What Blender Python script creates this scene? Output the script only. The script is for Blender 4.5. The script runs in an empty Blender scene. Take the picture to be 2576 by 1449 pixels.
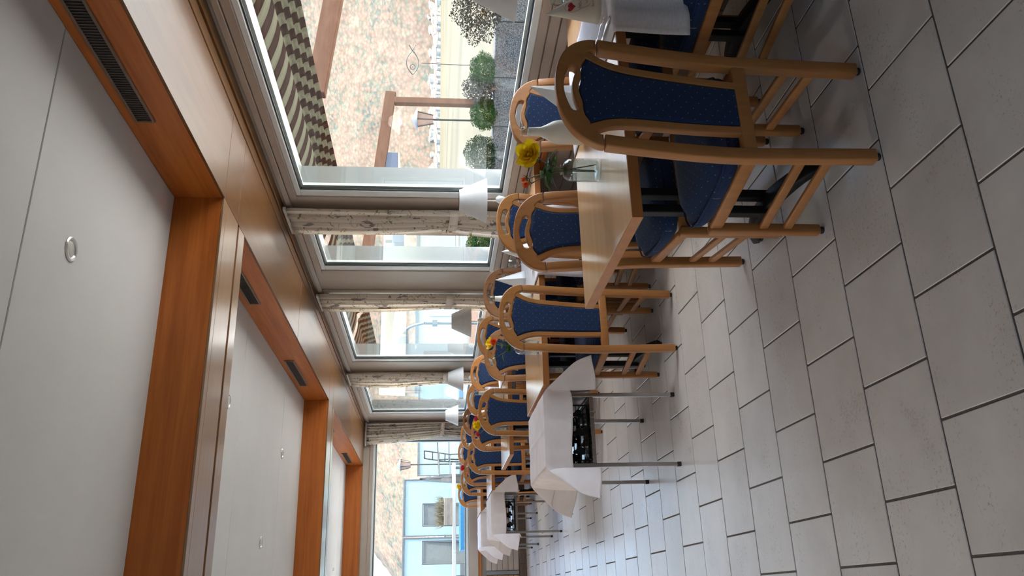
import bpy, bmesh, math, random
from mathutils import Vector, Matrix
from math import sin, cos, pi, radians, sqrt

# ------------------------------------------------------------------ camera, world, sun, exposure
SC = bpy.context.scene
COL = SC.collection
YAW, PITCH, ROLL, FPX = radians(21.135), radians(-5.434), radians(-0.28), 2036.74
fwd = Vector((sin(YAW) * cos(PITCH), cos(YAW) * cos(PITCH), sin(PITCH)))
rgt = Vector((cos(YAW), -sin(YAW), 0))
dwn = fwd.cross(rgt)
r2 = cos(ROLL) * rgt + sin(ROLL) * dwn
d2 = -sin(ROLL) * rgt + cos(ROLL) * dwn
cam_data = bpy.data.cameras.new('camera')
cam_data.sensor_fit = 'HORIZONTAL'
cam_data.sensor_width = 36.0
cam_data.lens = FPX / 2576 * 36.0
cam_data.clip_start = 0.05
cam_data.clip_end = 20000
cam = bpy.data.objects.new('camera', cam_data)
COL.objects.link(cam)
# the phone was held upright but the picture is stored lying on its side
cam.matrix_world = Matrix(((d2.x, r2.x, -fwd.x, 0), (d2.y, r2.y, -fwd.y, 0), (d2.z, r2.z, -fwd.z, 1.36), (0, 0, 0, 1)))
SC.camera = cam

world = bpy.data.worlds.new('sky')
SC.world = world
world.use_nodes = True
wn = world.node_tree
bg = wn.nodes['Background']
sky = wn.nodes.new('ShaderNodeTexSky')
sky.sky_type = 'NISHITA'
sky.sun_disc = False
sky.sun_elevation = radians(56)
sky.sun_rotation = radians(108)
sky.air_density = 1.0
sky.dust_density = 3.5
sky.ozone_density = 1.0
wn.links.new(sky.outputs[0], bg.inputs[0])
bg.inputs[1].default_value = 0.35

sun_data = bpy.data.lights.new('sun', 'SUN')
sun_data.energy = 4.0
sun_data.angle = radians(1.5)
sun_data.color = (1.0, 0.93, 0.82)
sun = bpy.data.objects.new('sun', sun_data)
COL.objects.link(sun)
to_sun = Vector((sin(radians(108)) * cos(radians(56)), cos(radians(108)) * cos(radians(56)), sin(radians(56))))
sun.rotation_euler = to_sun.to_track_quat('Z', 'Y').to_euler()   # high sun over the lake, kept off the panes by the awnings

SC.view_settings.view_transform = 'Standard'
SC.view_settings.look = 'None'
SC.view_settings.exposure = 2.35
SC.view_settings.gamma = 1.0
SC.view_settings.use_curve_mapping = False
SC.cycles.max_bounces = 8
SC.cycles.diffuse_bounces = 5
SC.cycles.glossy_bounces = 4
SC.cycles.transparent_max_bounces = 24
SC.cycles.transmission_bounces = 6
SC.cycles.sample_clamp_indirect = 6.0
SC.cycles.caustics_reflective = False
SC.cycles.caustics_refractive = False
SC.cycles.use_denoising = True

random.seed(7)

# ------------------------------------------------------------------ materials
MATS = {}


def new_mat(name):
    m = bpy.data.materials.new(name)
    m.use_nodes = True
    nt = m.node_tree
    b = nt.nodes['Principled BSDF']
    MATS[name] = m
    return m, nt, b


def setp(b, col=None, rough=0.5, metal=0.0, spec=0.5, coat=0.0, trans=0.0, sheen=0.0, ior=1.5):
    if col is not None:
        b.inputs['Base Color'].default_value = (*col, 1)
    b.inputs['Roughness'].default_value = rough
    b.inputs['Metallic'].default_value = metal
    b.inputs['Specular IOR Level'].default_value = spec
    b.inputs['Coat Weight'].default_value = coat
    b.inputs['Coat Roughness'].default_value = 0.15
    b.inputs['Transmission Weight'].default_value = trans
    b.inputs['Sheen Weight'].default_value = sheen
    b.inputs['IOR'].default_value = ior


def nd(nt, t, **kw):
    n = nt.nodes.new(t)
    for k, v in kw.items():
        setattr(n, k, v)
    return n


def lk(nt, a, b):
    nt.links.new(a, b)


def coords(nt, kind='Object', scale=(1, 1, 1), loc=(0, 0, 0)):
    mp = nd(nt, 'ShaderNodeMapping')
    mp.inputs['Scale'].default_value = scale
    mp.inputs['Location'].default_value = loc
    if kind == 'Position':
        lk(nt, nd(nt, 'ShaderNodeNewGeometry').outputs['Position'], mp.inputs[0])
    else:
        lk(nt, nd(nt, 'ShaderNodeTexCoord').outputs[kind], mp.inputs[0])
    return mp.outputs[0]


def noise(nt, vec, scale, detail=3, rough=0.5, dist=0.0):
    n = nd(nt, 'ShaderNodeTexNoise')
    n.inputs['Scale'].default_value = scale
    n.inputs['Detail'].default_value = detail
    n.inputs['Roughness'].default_value = rough
    n.inputs['Distortion'].default_value = dist
    if vec is not None:
        lk(nt, vec, n.inputs['Vector'])
    return n.outputs[0]


def ramp(nt, fac, stops, interp='LINEAR'):
    r = nd(nt, 'ShaderNodeValToRGB')
    r.color_ramp.interpolation = interp
    els = r.color_ramp.elements
    while len(els) < len(stops):
        els.new(0.5)
    for e, (p, c) in zip(els, stops):
        e.position = p
        e.color = (*c, 1) if len(c) == 3 else c
    lk(nt, fac, r.inputs[0])
    return r.outputs[0]


def mixc(nt, fac, a, b, mode='MIX'):
    m = nd(nt, 'ShaderNodeMix', data_type='RGBA', blend_type=mode)
    for sock, v in ((m.inputs[0], fac), (m.inputs[6], a), (m.inputs[7], b)):
        if hasattr(v, 'is_output'):
            lk(nt, v, sock)
        elif isinstance(v, (int, float)):
            sock.default_value = v
        else:
            sock.default_value = (*v, 1)
    return m.outputs[2]


def mth(nt, op, a, b=None, c=None):
    m = nd(nt, 'ShaderNodeMath', operation=op)
    for i, v in enumerate((a, b, c)):
        if v is None:
            continue
        if hasattr(v, 'is_output'):
            lk(nt, v, m.inputs[i])
        else:
            m.inputs[i].default_value = v
    return m.outputs[0]


def bump(nt, b, h, strength=0.2, dist=0.005):
    n = nd(nt, 'ShaderNodeBump')
    n.inputs['Strength'].default_value = strength
    n.inputs['Distance'].default_value = dist
    lk(nt, h, n.inputs['Height'])
    lk(nt, n.outputs[0], b.inputs['Normal'])


def plain(name, col, rough=0.5, var=0.12, nscale=30, **kw):
    """a painted or dyed surface with a faint mottled variation"""
    m, nt, b = new_mat(name)
    setp(b, col, rough, **kw)
    v = noise(nt, coords(nt), nscale)
    lo = tuple(c * (1 - var) for c in col)
    hi = tuple(min(1, c * (1 + var)) for c in col)
    lk(nt, ramp(nt, v, [(0.3, lo), (0.7, hi)]), b.inputs['Base Color'])
    return m


def wood(name, c0, c1, rough, scale, kind='Object', coat=0.0, spec=0.5):
    m, nt, b = new_mat(name)
    setp(b, c0, rough, coat=coat, spec=spec)
    v = noise(nt, coords(nt, kind, scale), 1.0, 4, 0.6, 0.6)
    v2 = noise(nt, coords(nt, kind, tuple(s * 6 for s in scale)), 1.0, 2)
    t = mth(nt, 'ADD', mth(nt, 'MULTIPLY', v, 0.75), mth(nt, 'MULTIPLY', v2, 0.25))
    lk(nt, ramp(nt, t, [(0.34, c0), (0.66, c1)]), b.inputs['Base Color'])
    bump(nt, b, t, 0.04, 0.002)
    return m


wood('beech_chair', (0.32, 0.128, 0.036), (0.41, 0.178, 0.055), 0.42, (30, 30, 2.2), coat=0.04, spec=0.35)
wood('beech_table', (0.72, 0.43, 0.20), (0.80, 0.50, 0.25), 0.22, (1.2, 18, 18), coat=0.5)
wood('beech_edge', (0.36, 0.13, 0.035), (0.44, 0.175, 0.05), 0.4, (2, 26, 26))
wood('brown_veneer_y', (0.34, 0.085, 0.013), (0.52, 0.16, 0.030), 0.45, (9, 0.7, 16), 'Position', coat=0.08, spec=0.3)
wood('brown_veneer_x', (0.34, 0.085, 0.013), (0.52, 0.16, 0.030), 0.45, (0.7, 9, 16), 'Position', coat=0.08, spec=0.3)
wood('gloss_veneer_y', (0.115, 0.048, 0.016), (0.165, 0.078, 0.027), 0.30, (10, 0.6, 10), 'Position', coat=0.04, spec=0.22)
wood('gloss_veneer_x', (0.22, 0.115, 0.055), (0.30, 0.17, 0.085), 0.30, (0.6, 10, 10), 'Position', coat=0.6, spec=0.5)  # paler than its soffit twin: missing reflected light is put into the colour
wood('pergola_wood', (0.055, 0.028, 0.018), (0.085, 0.047, 0.032), 0.8, (3, 3, 12), spec=0.05)
wood('weathered_wood', (0.07, 0.065, 0.06), (0.14, 0.13, 0.118), 0.8, (4, 40, 30))
plain('groove_brown', (0.10, 0.03, 0.008), 0.5)
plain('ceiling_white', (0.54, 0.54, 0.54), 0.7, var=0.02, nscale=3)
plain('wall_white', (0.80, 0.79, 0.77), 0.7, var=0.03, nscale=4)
plain('greige_paint', (0.44, 0.375, 0.325), 0.42, var=0.03, nscale=8)
plain('greige_shaded', (0.30, 0.25, 0.21), 0.5, var=0.05)
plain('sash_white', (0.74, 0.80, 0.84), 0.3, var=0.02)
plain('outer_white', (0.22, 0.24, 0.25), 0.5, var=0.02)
plain('gasket_black', (0.012, 0.014, 0.016), 0.5)
plain('shade_white', (0.80, 0.80, 0.80), 0.7, var=0.03)
plain('lamp_plastic', (0.78, 0.79, 0.80), 0.35, var=0.02)
plain('porcelain_white', (0.75, 0.76, 0.76), 0.3, var=0.02)
plain('black_steel', (0.006, 0.0065, 0.008), 0.5, var=0.1, spec=0.25)
plain('black_rubber', (0.02, 0.018, 0.016), 0.7)
plain('vent_dark', (0.028, 0.022, 0.020), 0.6)
plain('vent_slat', (0.09, 0.075, 0.07), 0.5)
plain('vent_frame', (0.17, 0.11, 0.075), 0.5)
plain('skirting_brown', (0.115, 0.075, 0.055), 0.35, var=0.15, nscale=12)
plain('spot_chrome', (0.62, 0.63, 0.62), 0.25, metal=0.6)
plain('spot_lens', (0.42, 0.41, 0.38), 0.35)
plain('curtain_hook', (0.65, 0.62, 0.58), 0.5)
plain('leaf_green', (0.045, 0.13, 0.03), 0.45, var=0.4, nscale=60)
plain('stem_green', (0.10, 0.12, 0.035), 0.5, var=0.3)
plain('rose_yellow', (0.92, 0.66, 0.012), 0.55, var=0.12, nscale=50)
plain('rose_orange', (0.80, 0.17, 0.05), 0.55, var=0.3, nscale=40)
plain('rose_pink', (0.72, 0.05, 0.07), 0.55, var=0.25, nscale=40)
plain('candle_orange', (0.6, 0.18, 0.06), 0.5)
plain('heart_red', (0.34, 0.012, 0.02), 0.7)
plain('print_ink', (0.36, 0.22, 0.09), 0.7)
plain('napkin_cream', (0.66, 0.61, 0.52), 0.85, var=0.04)
plain('heater_navy', (0.025, 0.035, 0.065), 0.45)
plain('heater_rim', (0.7, 0.45, 0.14), 0.4)
plain('iron_dark', (0.015, 0.015, 0.017), 0.6)
plain('lantern_glass', (0.20, 0.13, 0.11), 0.4)
plain('grey_metal', (0.055, 0.066, 0.076), 0.5)
plain('sling_grey', (0.09, 0.105, 0.11), 0.7)
plain('pool_blue', (0.006, 0.085, 0.21), 0.5)
plain('terrace_grey', (0.58, 0.565, 0.54), 0.8, nscale=3)
plain('terracotta', (0.17, 0.11, 0.085), 0.8)
plain('house_white', (0.42, 0.41, 0.38), 0.8)
plain('neighbour_white', (0.22, 0.235, 0.24), 0.8)
plain('house_roof', (0.38, 0.22, 0.17), 0.8)
plain('bush_green', (0.012, 0.036, 0.007), 0.6, var=0.5, nscale=20, spec=0.03)
plain('bush_dark', (0.010, 0.022, 0.009), 0.6, var=0.5, nscale=20, spec=0.03)
plain('bush_dry', (0.010, 0.0085, 0.006), 0.7, var=0.5, nscale=20, spec=0.03)
plain('plume_grey', (0.04, 0.042, 0.04), 0.8, var=0.3, spec=0.03)
plain('heather', (0.10, 0.088, 0.06), 0.8, var=0.5, nscale=25, spec=0.03)
plain('bark', (0.11, 0.075, 0.05), 0.9, var=0.3)

# steel
m, nt, b = new_mat('chrome')
setp(b, (0.42, 0.40, 0.38), 0.24, metal=1.0)
lk(nt, ramp(nt, noise(nt, coords(nt, 'Object', (60, 60, 2)), 1.0), [(0.3, (0.17,) * 3), (0.7, (0.3,) * 3)]), b.inputs['Roughness'])
m, nt, b = new_mat('cutlery_steel')
setp(b, (0.75, 0.75, 0.76), 0.15, metal=1.0)
lk(nt, ramp(nt, noise(nt, coords(nt), 20), [(0.3, (0.1,) * 3), (0.7, (0.2,) * 3)]), b.inputs['Roughness'])



def schlick(nt, f0):
    lw = nd(nt, 'ShaderNodeLayerWeight')
    lw.inputs[0].default_value = 0.5
    return mth(nt, 'ADD', mth(nt, 'MULTIPLY', mth(nt, 'POWER', lw.outputs['Facing'], 5.0), 1 - f0), f0)


# window panes: clear sheet with a mirror-like skin
m, nt, b = new_mat('window_glass')
nt.nodes.remove(b)
tr = nd(nt, 'ShaderNodeBsdfTransparent')
tr.inputs[0].default_value = (0.94, 0.97, 0.96, 1)
gl = nd(nt, 'ShaderNodeBsdfGlossy')
gl.inputs['Roughness'].default_value = 0.0
mx = nd(nt, 'ShaderNodeMixShader')
lk(nt, schlick(nt, 0.04), mx.inputs[0])
lk(nt, tr.outputs[0], mx.inputs[1])
lk(nt, gl.outputs[0], mx.inputs[2])
lk(nt, mx.outputs[0], nt.nodes['Material Output'].inputs[0])


def glassy(name, tint, fres=1.45, rough=0.02, body=0.0, bodycol=(1, 1, 1)):
    m, nt, b = new_mat(name)
    tr = nd(nt, 'ShaderNodeBsdfTransparent')
    tr.inputs[0].default_value = (*tint, 1)
    gl = nd(nt, 'ShaderNodeBsdfGlossy')
    gl.inputs['Roughness'].default_value = rough
    mx = nd(nt, 'ShaderNodeMixShader')
    lk(nt, schlick(nt, ((fres - 1) / (fres + 1)) ** 2), mx.inputs[0])
    lk(nt, tr.outputs[0], mx.inputs[1])
    lk(nt, gl.outputs[0], mx.inputs[2])
    out = mx.outputs[0]
    if body > 0:
        setp(b, bodycol, 0.35)
        m2 = nd(nt, 'ShaderNodeMixShader')
        m2.inputs[0].default_value = body
        lk(nt, out, m2.inputs[1])
        lk(nt, b.outputs[0], m2.inputs[2])
        out = m2.outputs[0]
    else:
        nt.nodes.remove(b)
    lk(nt, out, nt.nodes['Material Output'].inputs[0])


glassy('clear_glass', (0.86, 0.88, 0.87), 1.75, 0.03)
glassy('water', (0.90, 0.92, 0.91), 1.33, 0.02)
glassy('frosted_bottle', (0.8, 0.8, 0.78), 1.4, 0.2, 0.72, (0.80, 0.79, 0.74))
glassy('frosted_screen', (0.62, 0.74, 0.78), 1.4, 0.3, 0.65, (0.24, 0.33, 0.36))
glassy('candle_glass', (0.95, 0.9, 0.88), 1.5, 0.05, 0.3, (0.8, 0.78, 0.75))

# navy upholstery with woven dots and faint diamond quilting lines
for nm, ax in (('navy_back', 'XZ'), ('navy_seat', 'XY')):
    m, nt, b = new_mat(nm)
    setp(b, (0.03, 0.055, 0.15), 0.9, spec=0.12, sheen=0.06)
    tc = nd(nt, 'ShaderNodeTexCoord')
    sp = nd(nt, 'ShaderNodeSeparateXYZ')
    lk(nt, tc.outputs['Object'], sp.inputs[0])
    u, v = sp.outputs[0], sp.outputs[2 if ax == 'XZ' else 1]
    D = 0.040
    p = mth(nt, 'FRACT', mth(nt, 'ADD', mth(nt, 'DIVIDE', mth(nt, 'ADD', u, v), D), 100.5))
    q = mth(nt, 'FRACT', mth(nt, 'ADD', mth(nt, 'DIVIDE', mth(nt, 'SUBTRACT', u, v), D), 100.5))
    p = mth(nt, 'ABSOLUTE', mth(nt, 'SUBTRACT', p, 0.5))
    q = mth(nt, 'ABSOLUTE', mth(nt, 'SUBTRACT', q, 0.5))
    dot = mth(nt, 'LESS_THAN', mth(nt, 'ADD', p, q), 0.075)
    line = mth(nt, 'LESS_THAN', mth(nt, 'MINIMUM', mth(nt, 'SUBTRACT', 0.5, p), mth(nt, 'SUBTRACT', 0.5, q)), 0.0)
    fine = noise(nt, tc.outputs['Object'], 260, 2)
    basec = ramp(nt, fine, [(0.35, (0.012, 0.025, 0.068)), (0.65, (0.020, 0.038, 0.095))])
    lk(nt, mixc(nt, dot, basec, (0.16, 0.21, 0.25)), b.inputs['Base Color'])
    bump(nt, b, fine, 0.15, 0.001)

# floor tiles
m, nt, b = new_mat('floor_tile')
setp(b, (0.42, 0.40, 0.385), 0.3)
pos = coords(nt, 'Position')
oi = nd(nt, 'ShaderNodeObjectInfo')
big = noise(nt, pos, 3.0, 5, 0.6)
cold = ramp(nt, big, [(0.3, (0.54, 0.515, 0.50)), (0.7, (0.66, 0.645, 0.635))])
wear = noise(nt, coords(nt, 'Position', (1.0, 3.0, 1)), 2.2, 3)
fine = noise(nt, pos, 85, 3, 0.7)
spk = mth(nt, 'MULTIPLY', mth(nt, 'GREATER_THAN', fine, 0.60), ramp(nt, wear, [(0.50, (0, 0, 0)), (0.62, (1, 1, 1))]))
cold = mixc(nt, mth(nt, 'MULTIPLY', spk, 0.55), cold, (0.27, 0.25, 0.24))
tone = mth(nt, 'ADD', mth(nt, 'MULTIPLY', oi.outputs['Random'], 0.10), 0.95)
hs = nd(nt, 'ShaderNodeHueSaturation')
lk(nt, tone, hs.inputs['Value'])
lk(nt, cold, hs.inputs['Color'])
lk(nt, hs.outputs[0], b.inputs['Base Color'])
lk(nt, ramp(nt, mth(nt, 'ADD', mth(nt, 'MULTIPLY', big, 0.6), mth(nt, 'MULTIPLY', fine, 0.4)), [(0.3, (0.24,) * 3), (0.7, (0.40,) * 3)]), b.inputs['Roughness'])
bump(nt, b, fine, 0.05, 0.001)
plain('grout', (0.10, 0.085, 0.078), 0.8, var=0.2, nscale=40)

# curtain print: cream with grey-violet leaf strokes and a little green
m, nt, b = new_mat('curtain_print')
setp(b, (0.7, 0.62, 0.54), 0.85, spec=0.2)
v = coords(nt, 'Object', (1, 1, 1))
vo = nd(nt, 'ShaderNodeTexVoronoi', feature='F1')
vo.inputs['Scale'].default_value = 5.5
vo.inputs['Randomness'].default_value = 1.0
lk(nt, coords(nt, 'Object', (1.6, 1.6, 0.8)), vo.inputs['Vector'])
n1 = noise(nt, coords(nt, 'Object', (26, 26, 11)), 1.0, 1.5, 0.5, 0.8)
n2 = noise(nt, coords(nt, 'Object', (12, 12, 14), (3, 7, 2)), 1.0, 1.5, 0.5, 0.8)
leaf = mth(nt, 'MULTIPLY', mth(nt, 'LESS_THAN', vo.outputs['Distance'], 0.30), mth(nt, 'GREATER_THAN', n1, 0.52))
grn = mth(nt, 'MULTIPLY', mth(nt, 'LESS_THAN', mth(nt, 'ABSOLUTE', mth(nt, 'SUBTRACT', n2, 0.60)), 0.014), mth(nt, 'GREATER_THAN', vo.outputs['Distance'], 0.30))
sepc = nd(nt, 'ShaderNodeSeparateColor')
lk(nt, vo.outputs['Color'], sepc.inputs[0])
lc = ramp(nt, sepc.outputs[0], [(0.3, (0.20, 0.16, 0.20)), (0.5, (0.34, 0.26, 0.22)), (0.75, (0.26, 0.24, 0.30))])
c = mixc(nt, mth(nt, 'MULTIPLY', leaf, 0.75), (0.96, 0.91, 0.85), lc)
c = mixc(nt, mth(nt, 'MULTIPLY', grn, 0.8), c, (0.28, 0.30, 0.07))
lk(nt, c, b.inputs['Base Color'])



def translucent(name, w, col):
    m = MATS[name]
    nt = m.node_tree
    b = nt.nodes['Principled BSDF']
    t = nd(nt, 'ShaderNodeBsdfTranslucent')
    if b.inputs['Base Color'].is_linked:
        lk(nt, b.inputs['Base Color'].links[0].from_socket, t.inputs[0])
    else:
        t.inputs[0].default_value = (*col, 1)
    mx = nd(nt, 'ShaderNodeMixShader')
    mx.inputs[0].default_value = w
    lk(nt, b.outputs[0], mx.inputs[1])
    lk(nt, t.outputs[0], mx.inputs[2])
    lk(nt, mx.outputs[0], nt.nodes['Material Output'].inputs[0])


translucent('curtain_print', 0.4, (0.7, 0.6, 0.5))
for k_ in ('rose_yellow', 'rose_orange', 'rose_pink', 'leaf_green'):
    translucent(k_, 0.4, (0.7, 0.6, 0.5))
translucent('shade_white', 0.35, (0.8, 0.8, 0.8))

# white table linen with a fine weave
m, nt, b = new_mat('linen')
setp(b, (0.62, 0.61, 0.63), 0.85, spec=0.2)
w1 = noise(nt, coords(nt, 'Object', (40, 260, 260)), 1.0, 2)
lk(nt, ramp(nt, w1, [(0.3, (0.72, 0.72, 0.76)), (0.7, (0.84, 0.83, 0.87))]), b.inputs['Base Color'])
bump(nt, b, w1, 0.15, 0.002)
m, nt, b = new_mat('trolley_linen')
setp(b, (0.74, 0.68, 0.68), 0.85, spec=0.2)
w1 = noise(nt, coords(nt), 9, 3)
lk(nt, ramp(nt, w1, [(0.3, (0.70, 0.63, 0.62)), (0.7, (0.78, 0.72, 0.72))]), b.inputs['Base Color'])

# granite
m, nt, b = new_mat('granite')
setp(b, (0.3, 0.32, 0.33), 0.7, spec=0.1)
g = noise(nt, coords(nt, 'Position'), 70, 3, 0.7)
lk(nt, ramp(nt, g, [(0.40, (0.016, 0.018, 0.021)), (0.60, (0.10, 0.106, 0.108))]), b.inputs['Base Color'])

# awning cloth stripes are geometry, two cloth colours
plain('awning_brown', (0.026, 0.016, 0.014), 0.9, var=0.06, spec=0.0)
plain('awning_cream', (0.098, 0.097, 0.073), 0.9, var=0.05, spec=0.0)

# hillside: autumn woods
m, nt, b = new_mat('autumn_forest')
setp(b, (0.4, 0.25, 0.12), 0.95, spec=0.1)
vo = nd(nt, 'ShaderNodeTexVoronoi')
vo.inputs['Scale'].default_value = 0.11
lk(nt, coords(nt, 'Position', (1, 1, 0.8)), vo.inputs['Vector'])
sepc = nd(nt, 'ShaderNodeSeparateColor')
lk(nt, vo.outputs['Color'], sepc.inputs[0])
patch = noise(nt, coords(nt, 'Position'), 0.0065, 6, 0.65)
fac = mth(nt, 'ADD', mth(nt, 'MULTIPLY', patch, 0.75), mth(nt, 'MULTIPLY', sepc.outputs[0], 0.25))
treec = ramp(nt, fac, [(0.30, (0.055, 0.068, 0.066)), (0.40, (0.095, 0.098, 0.073)), (0.47, (0.132, 0.095, 0.070)), (0.56, (0.148, 0.104, 0.081)), (0.66, (0.150, 0.124, 0.092)), (0.75, (0.105, 0.110, 0.085))])
val = ramp(nt, vo.outputs['Distance'], [(0.0, (1.1,) * 3), (1.0, (0.62,) * 3)])
lk(nt, mixc(nt, 1.0, treec, val, 'MULTIPLY'), b.inputs['Base Color'])
plain('meadow', (0.15, 0.17, 0.075), 0.9, var=0.3, nscale=0.01)
m, nt, b = new_mat('lake_water')
setp(b, (0.08, 0.08, 0.06), 0.35)
lk(nt, ramp(nt, noise(nt, coords(nt, 'Position', (0.02, 0.004, 1)), 1.0, 4), [(0.35, (0.060, 0.056, 0.036)), (0.65, (0.095, 0.083, 0.052))]), b.inputs['Base Color'])
b.inputs['Specular IOR Level'].default_value = 0.03


# ------------------------------------------------------------------ mesh tools
class MB:
    def __init__(self):
        self.v, self.f, self.mi = [], [], []

    def add(self, vs, fs, mi=0):
        n = len(self.v)
        self.v += [tuple(p) for p in vs]
        self.f += [tuple(i + n for i in f) for f in fs]
        self.mi += [mi] * len(fs)
        return self

    def box(self, x0, x1, y0, y1, z0, z1, mi=0):
        vs = [(x, y, z) for z in (z0, z1) for y in (y0, y1) for x in (x0, x1)]
        return self.add(vs, [(0, 2, 3, 1), (4, 5, 7, 6), (0, 1, 5, 4), (2, 6, 7, 3), (0, 4, 6, 2), (1, 3, 7, 5)], mi)

    def beam(self, a, b, w, h, up=(0, 0, 1), mi=0):
        a, b = Vector(a), Vector(b)
        d = (b - a).normalized()
        s = d.cross(Vector(up))
        if s.length < 1e-4:
            s = d.cross(Vector((0, 1, 0)))
        s.normalize()
        u = s.cross(d)
        vs = []
        for p in (a, b):
            for i, j in ((-1, -1), (1, -1), (1, 1), (-1, 1)):
                vs.append(p + s * w / 2 * i + u * h / 2 * j)
        return self.add(vs, [(0, 1, 2, 3), (7, 6, 5, 4), (0, 4, 5, 1), (1, 5, 6, 2), (2, 6, 7, 3), (3, 7, 4, 0)], mi)

    def sweep(self, path, sizes, shape='rect', seg=8, up=(0, 1, 0), cap=True, mi=0):
        """sizes: (w, h) per path point; rect or round section"""
        path = [Vector(p) for p in path]
        n = len(path)
        if not isinstance(sizes, list):
            sizes = [sizes] * n
        rings = []
        for i, p in enumerate(path):
            d = (path[min(i + 1, n - 1)] - path[max(i - 1, 0)]).normalized()
            s = d.cross(Vector(up))
            if s.length < 1e-3:
                s = d.cross(Vector((1, 0, 0)))
            s.normalize()
            t = s.cross(d)
            w, h = sizes[i]
            if shape == 'rect':
                k = [(-1, -1), (1, -1), (1, 1), (-1, 1)]
            else:
                k = [(cos(2 * pi * j / seg), sin(2 * pi * j / seg)) for j in range(seg)]
            rings.append([p + s * w / 2 * a + t * h / 2 * c for a, c in k])
        m = len(rings[0])
        vs = [q for r in rings for q in r]
        fs = []
        for i in range(n - 1):
            for j in range(m):
                a, c = i * m + j, i * m + (j + 1) % m
                fs.append((a, c, c + m, a + m))
        if cap:
            fs.append(tuple(reversed(range(m))))
            fs.append(tuple(range((n - 1) * m, n * m)))
        return self.add(vs, fs, mi)

    def tube(self, path, r, seg=8, mi=0):
        rr = r if isinstance(r, list) else [r] * len(path)
        return self.sweep(path, [(2 * a, 2 * a) for a in rr], 'round', seg, (0.13, 0.31, 0.94), True, mi)

    def lathe(self, prof, seg=24, c=(0, 0, 0), mi=0):
        vs, fs = [], []
        for r, z in prof:
            for j in range(seg):
                a = 2 * pi * j / seg
                vs.append((c[0] + r * cos(a), c[1] + r * sin(a), c[2] + z))
        for i in range(len(prof) - 1):
            for j in range(seg):
                k = (j + 1) % seg
                fs.append((i * seg + j, i * seg + k, (i + 1) * seg + k, (i + 1) * seg + j))
        if prof[0][0] > 1e-5:
            fs.append(tuple(reversed(range(seg))))
        if prof[-1][0] > 1e-5:
            fs.append(tuple(range((len(prof) - 1) * seg, len(prof) * seg)))
        return self.add(vs, fs, mi)

    def grid(self, fn, nu, nv, mi=0):
        vs = [fn(i / nu, j / nv) for i in range(nu + 1) for j in range(nv + 1)]
        fs = []
        for i in range(nu):
            for j in range(nv):
                a = i * (nv + 1) + j
                fs.append((a, a + nv + 1, a + nv + 2, a + 1))
        return self.add(vs, fs, mi)

    def prism(self, poly, axis, a0, a1, mi=0):
        """poly: 2-D points; axis: which axis it is pushed along"""
        def P(u, v, a):
            return {'x': (a, u, v), 'y': (u, a, v), 'z': (u, v, a)}[axis]
        n = len(poly)
        vs = [P(u, v, a0) for u, v in poly] + [P(u, v, a1) for u, v in poly]
        fs = [tuple(range(n)), tuple(reversed(range(n, 2 * n)))] + [(i, i + n, (i + 1) % n + n, (i + 1) % n) for i in range(n)]
        return self.add(vs, fs, mi)


def finish(me, smooth=None, bevel=0.0, segs=2, solid=0.0, deform=None, recalc=True):
    bm = bmesh.new()
    bm.from_mesh(me)
    if recalc:
        bmesh.ops.recalc_face_normals(bm, faces=bm.faces)
    if bevel > 0:
        es = [e for e in bm.edges if e.is_manifold and e.calc_face_angle(0) > radians(30)]
        bmesh.ops.bevel(bm, geom=es, offset=bevel, segments=segs, affect='EDGES', profile=0.5, clamp_overlap=True)
    if deform:
        for v in bm.verts:
            v.co = deform(v.co.copy())
    bm.to_mesh(me)
    bm.free()
    if smooth is not None:
        me.polygons.foreach_set('use_smooth', [True] * len(me.polygons))
        me.set_sharp_from_angle(angle=radians(smooth))
    me.update()


def mesh(name, mb, mats, smooth=None, bevel=0.0, segs=2, deform=None, recalc=True):
    me = bpy.data.meshes.new(name)
    me.from_pydata([tuple(p) for p in mb.v], [], mb.f)
    if isinstance(mats, str):
        mats = [mats]
    for k in mats:
        me.materials.append(MATS[k])
    if len(mats) > 1:
        me.polygons.foreach_set('material_index', mb.mi)
    finish(me, smooth, bevel, segs, 0, deform, recalc)
    return me


def link(name, data, parent=None):
    o = bpy.data.objects.new(name, data)
    COL.objects.link(o)
    if parent is not None:
        o.parent = parent
    return o


def obj(name, mb, mats, parent=None, **kw):
    return link(name, mesh(name, mb, mats, **kw), parent)


def tag(o, label, cat, group=None):
    o['label'] = label
    o['category'] = cat
    if group:
        o['group'] = group
    return o


def struct(o):
    o['kind'] = 'structure'
    return o


def thing(name, label, cat, loc=(0, 0, 0), rz=0.0, group=None):
    o = link(name, None)
    o.location = loc
    o.rotation_euler = (0, 0, rz)
    return tag(o, label, cat, group)


def copy_tree(o, parent=None):
    c = o.copy()
    COL.objects.link(c)
    c.parent = parent
    for ch in list(o.children):
        copy_tree(ch, c)
    return c


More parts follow.
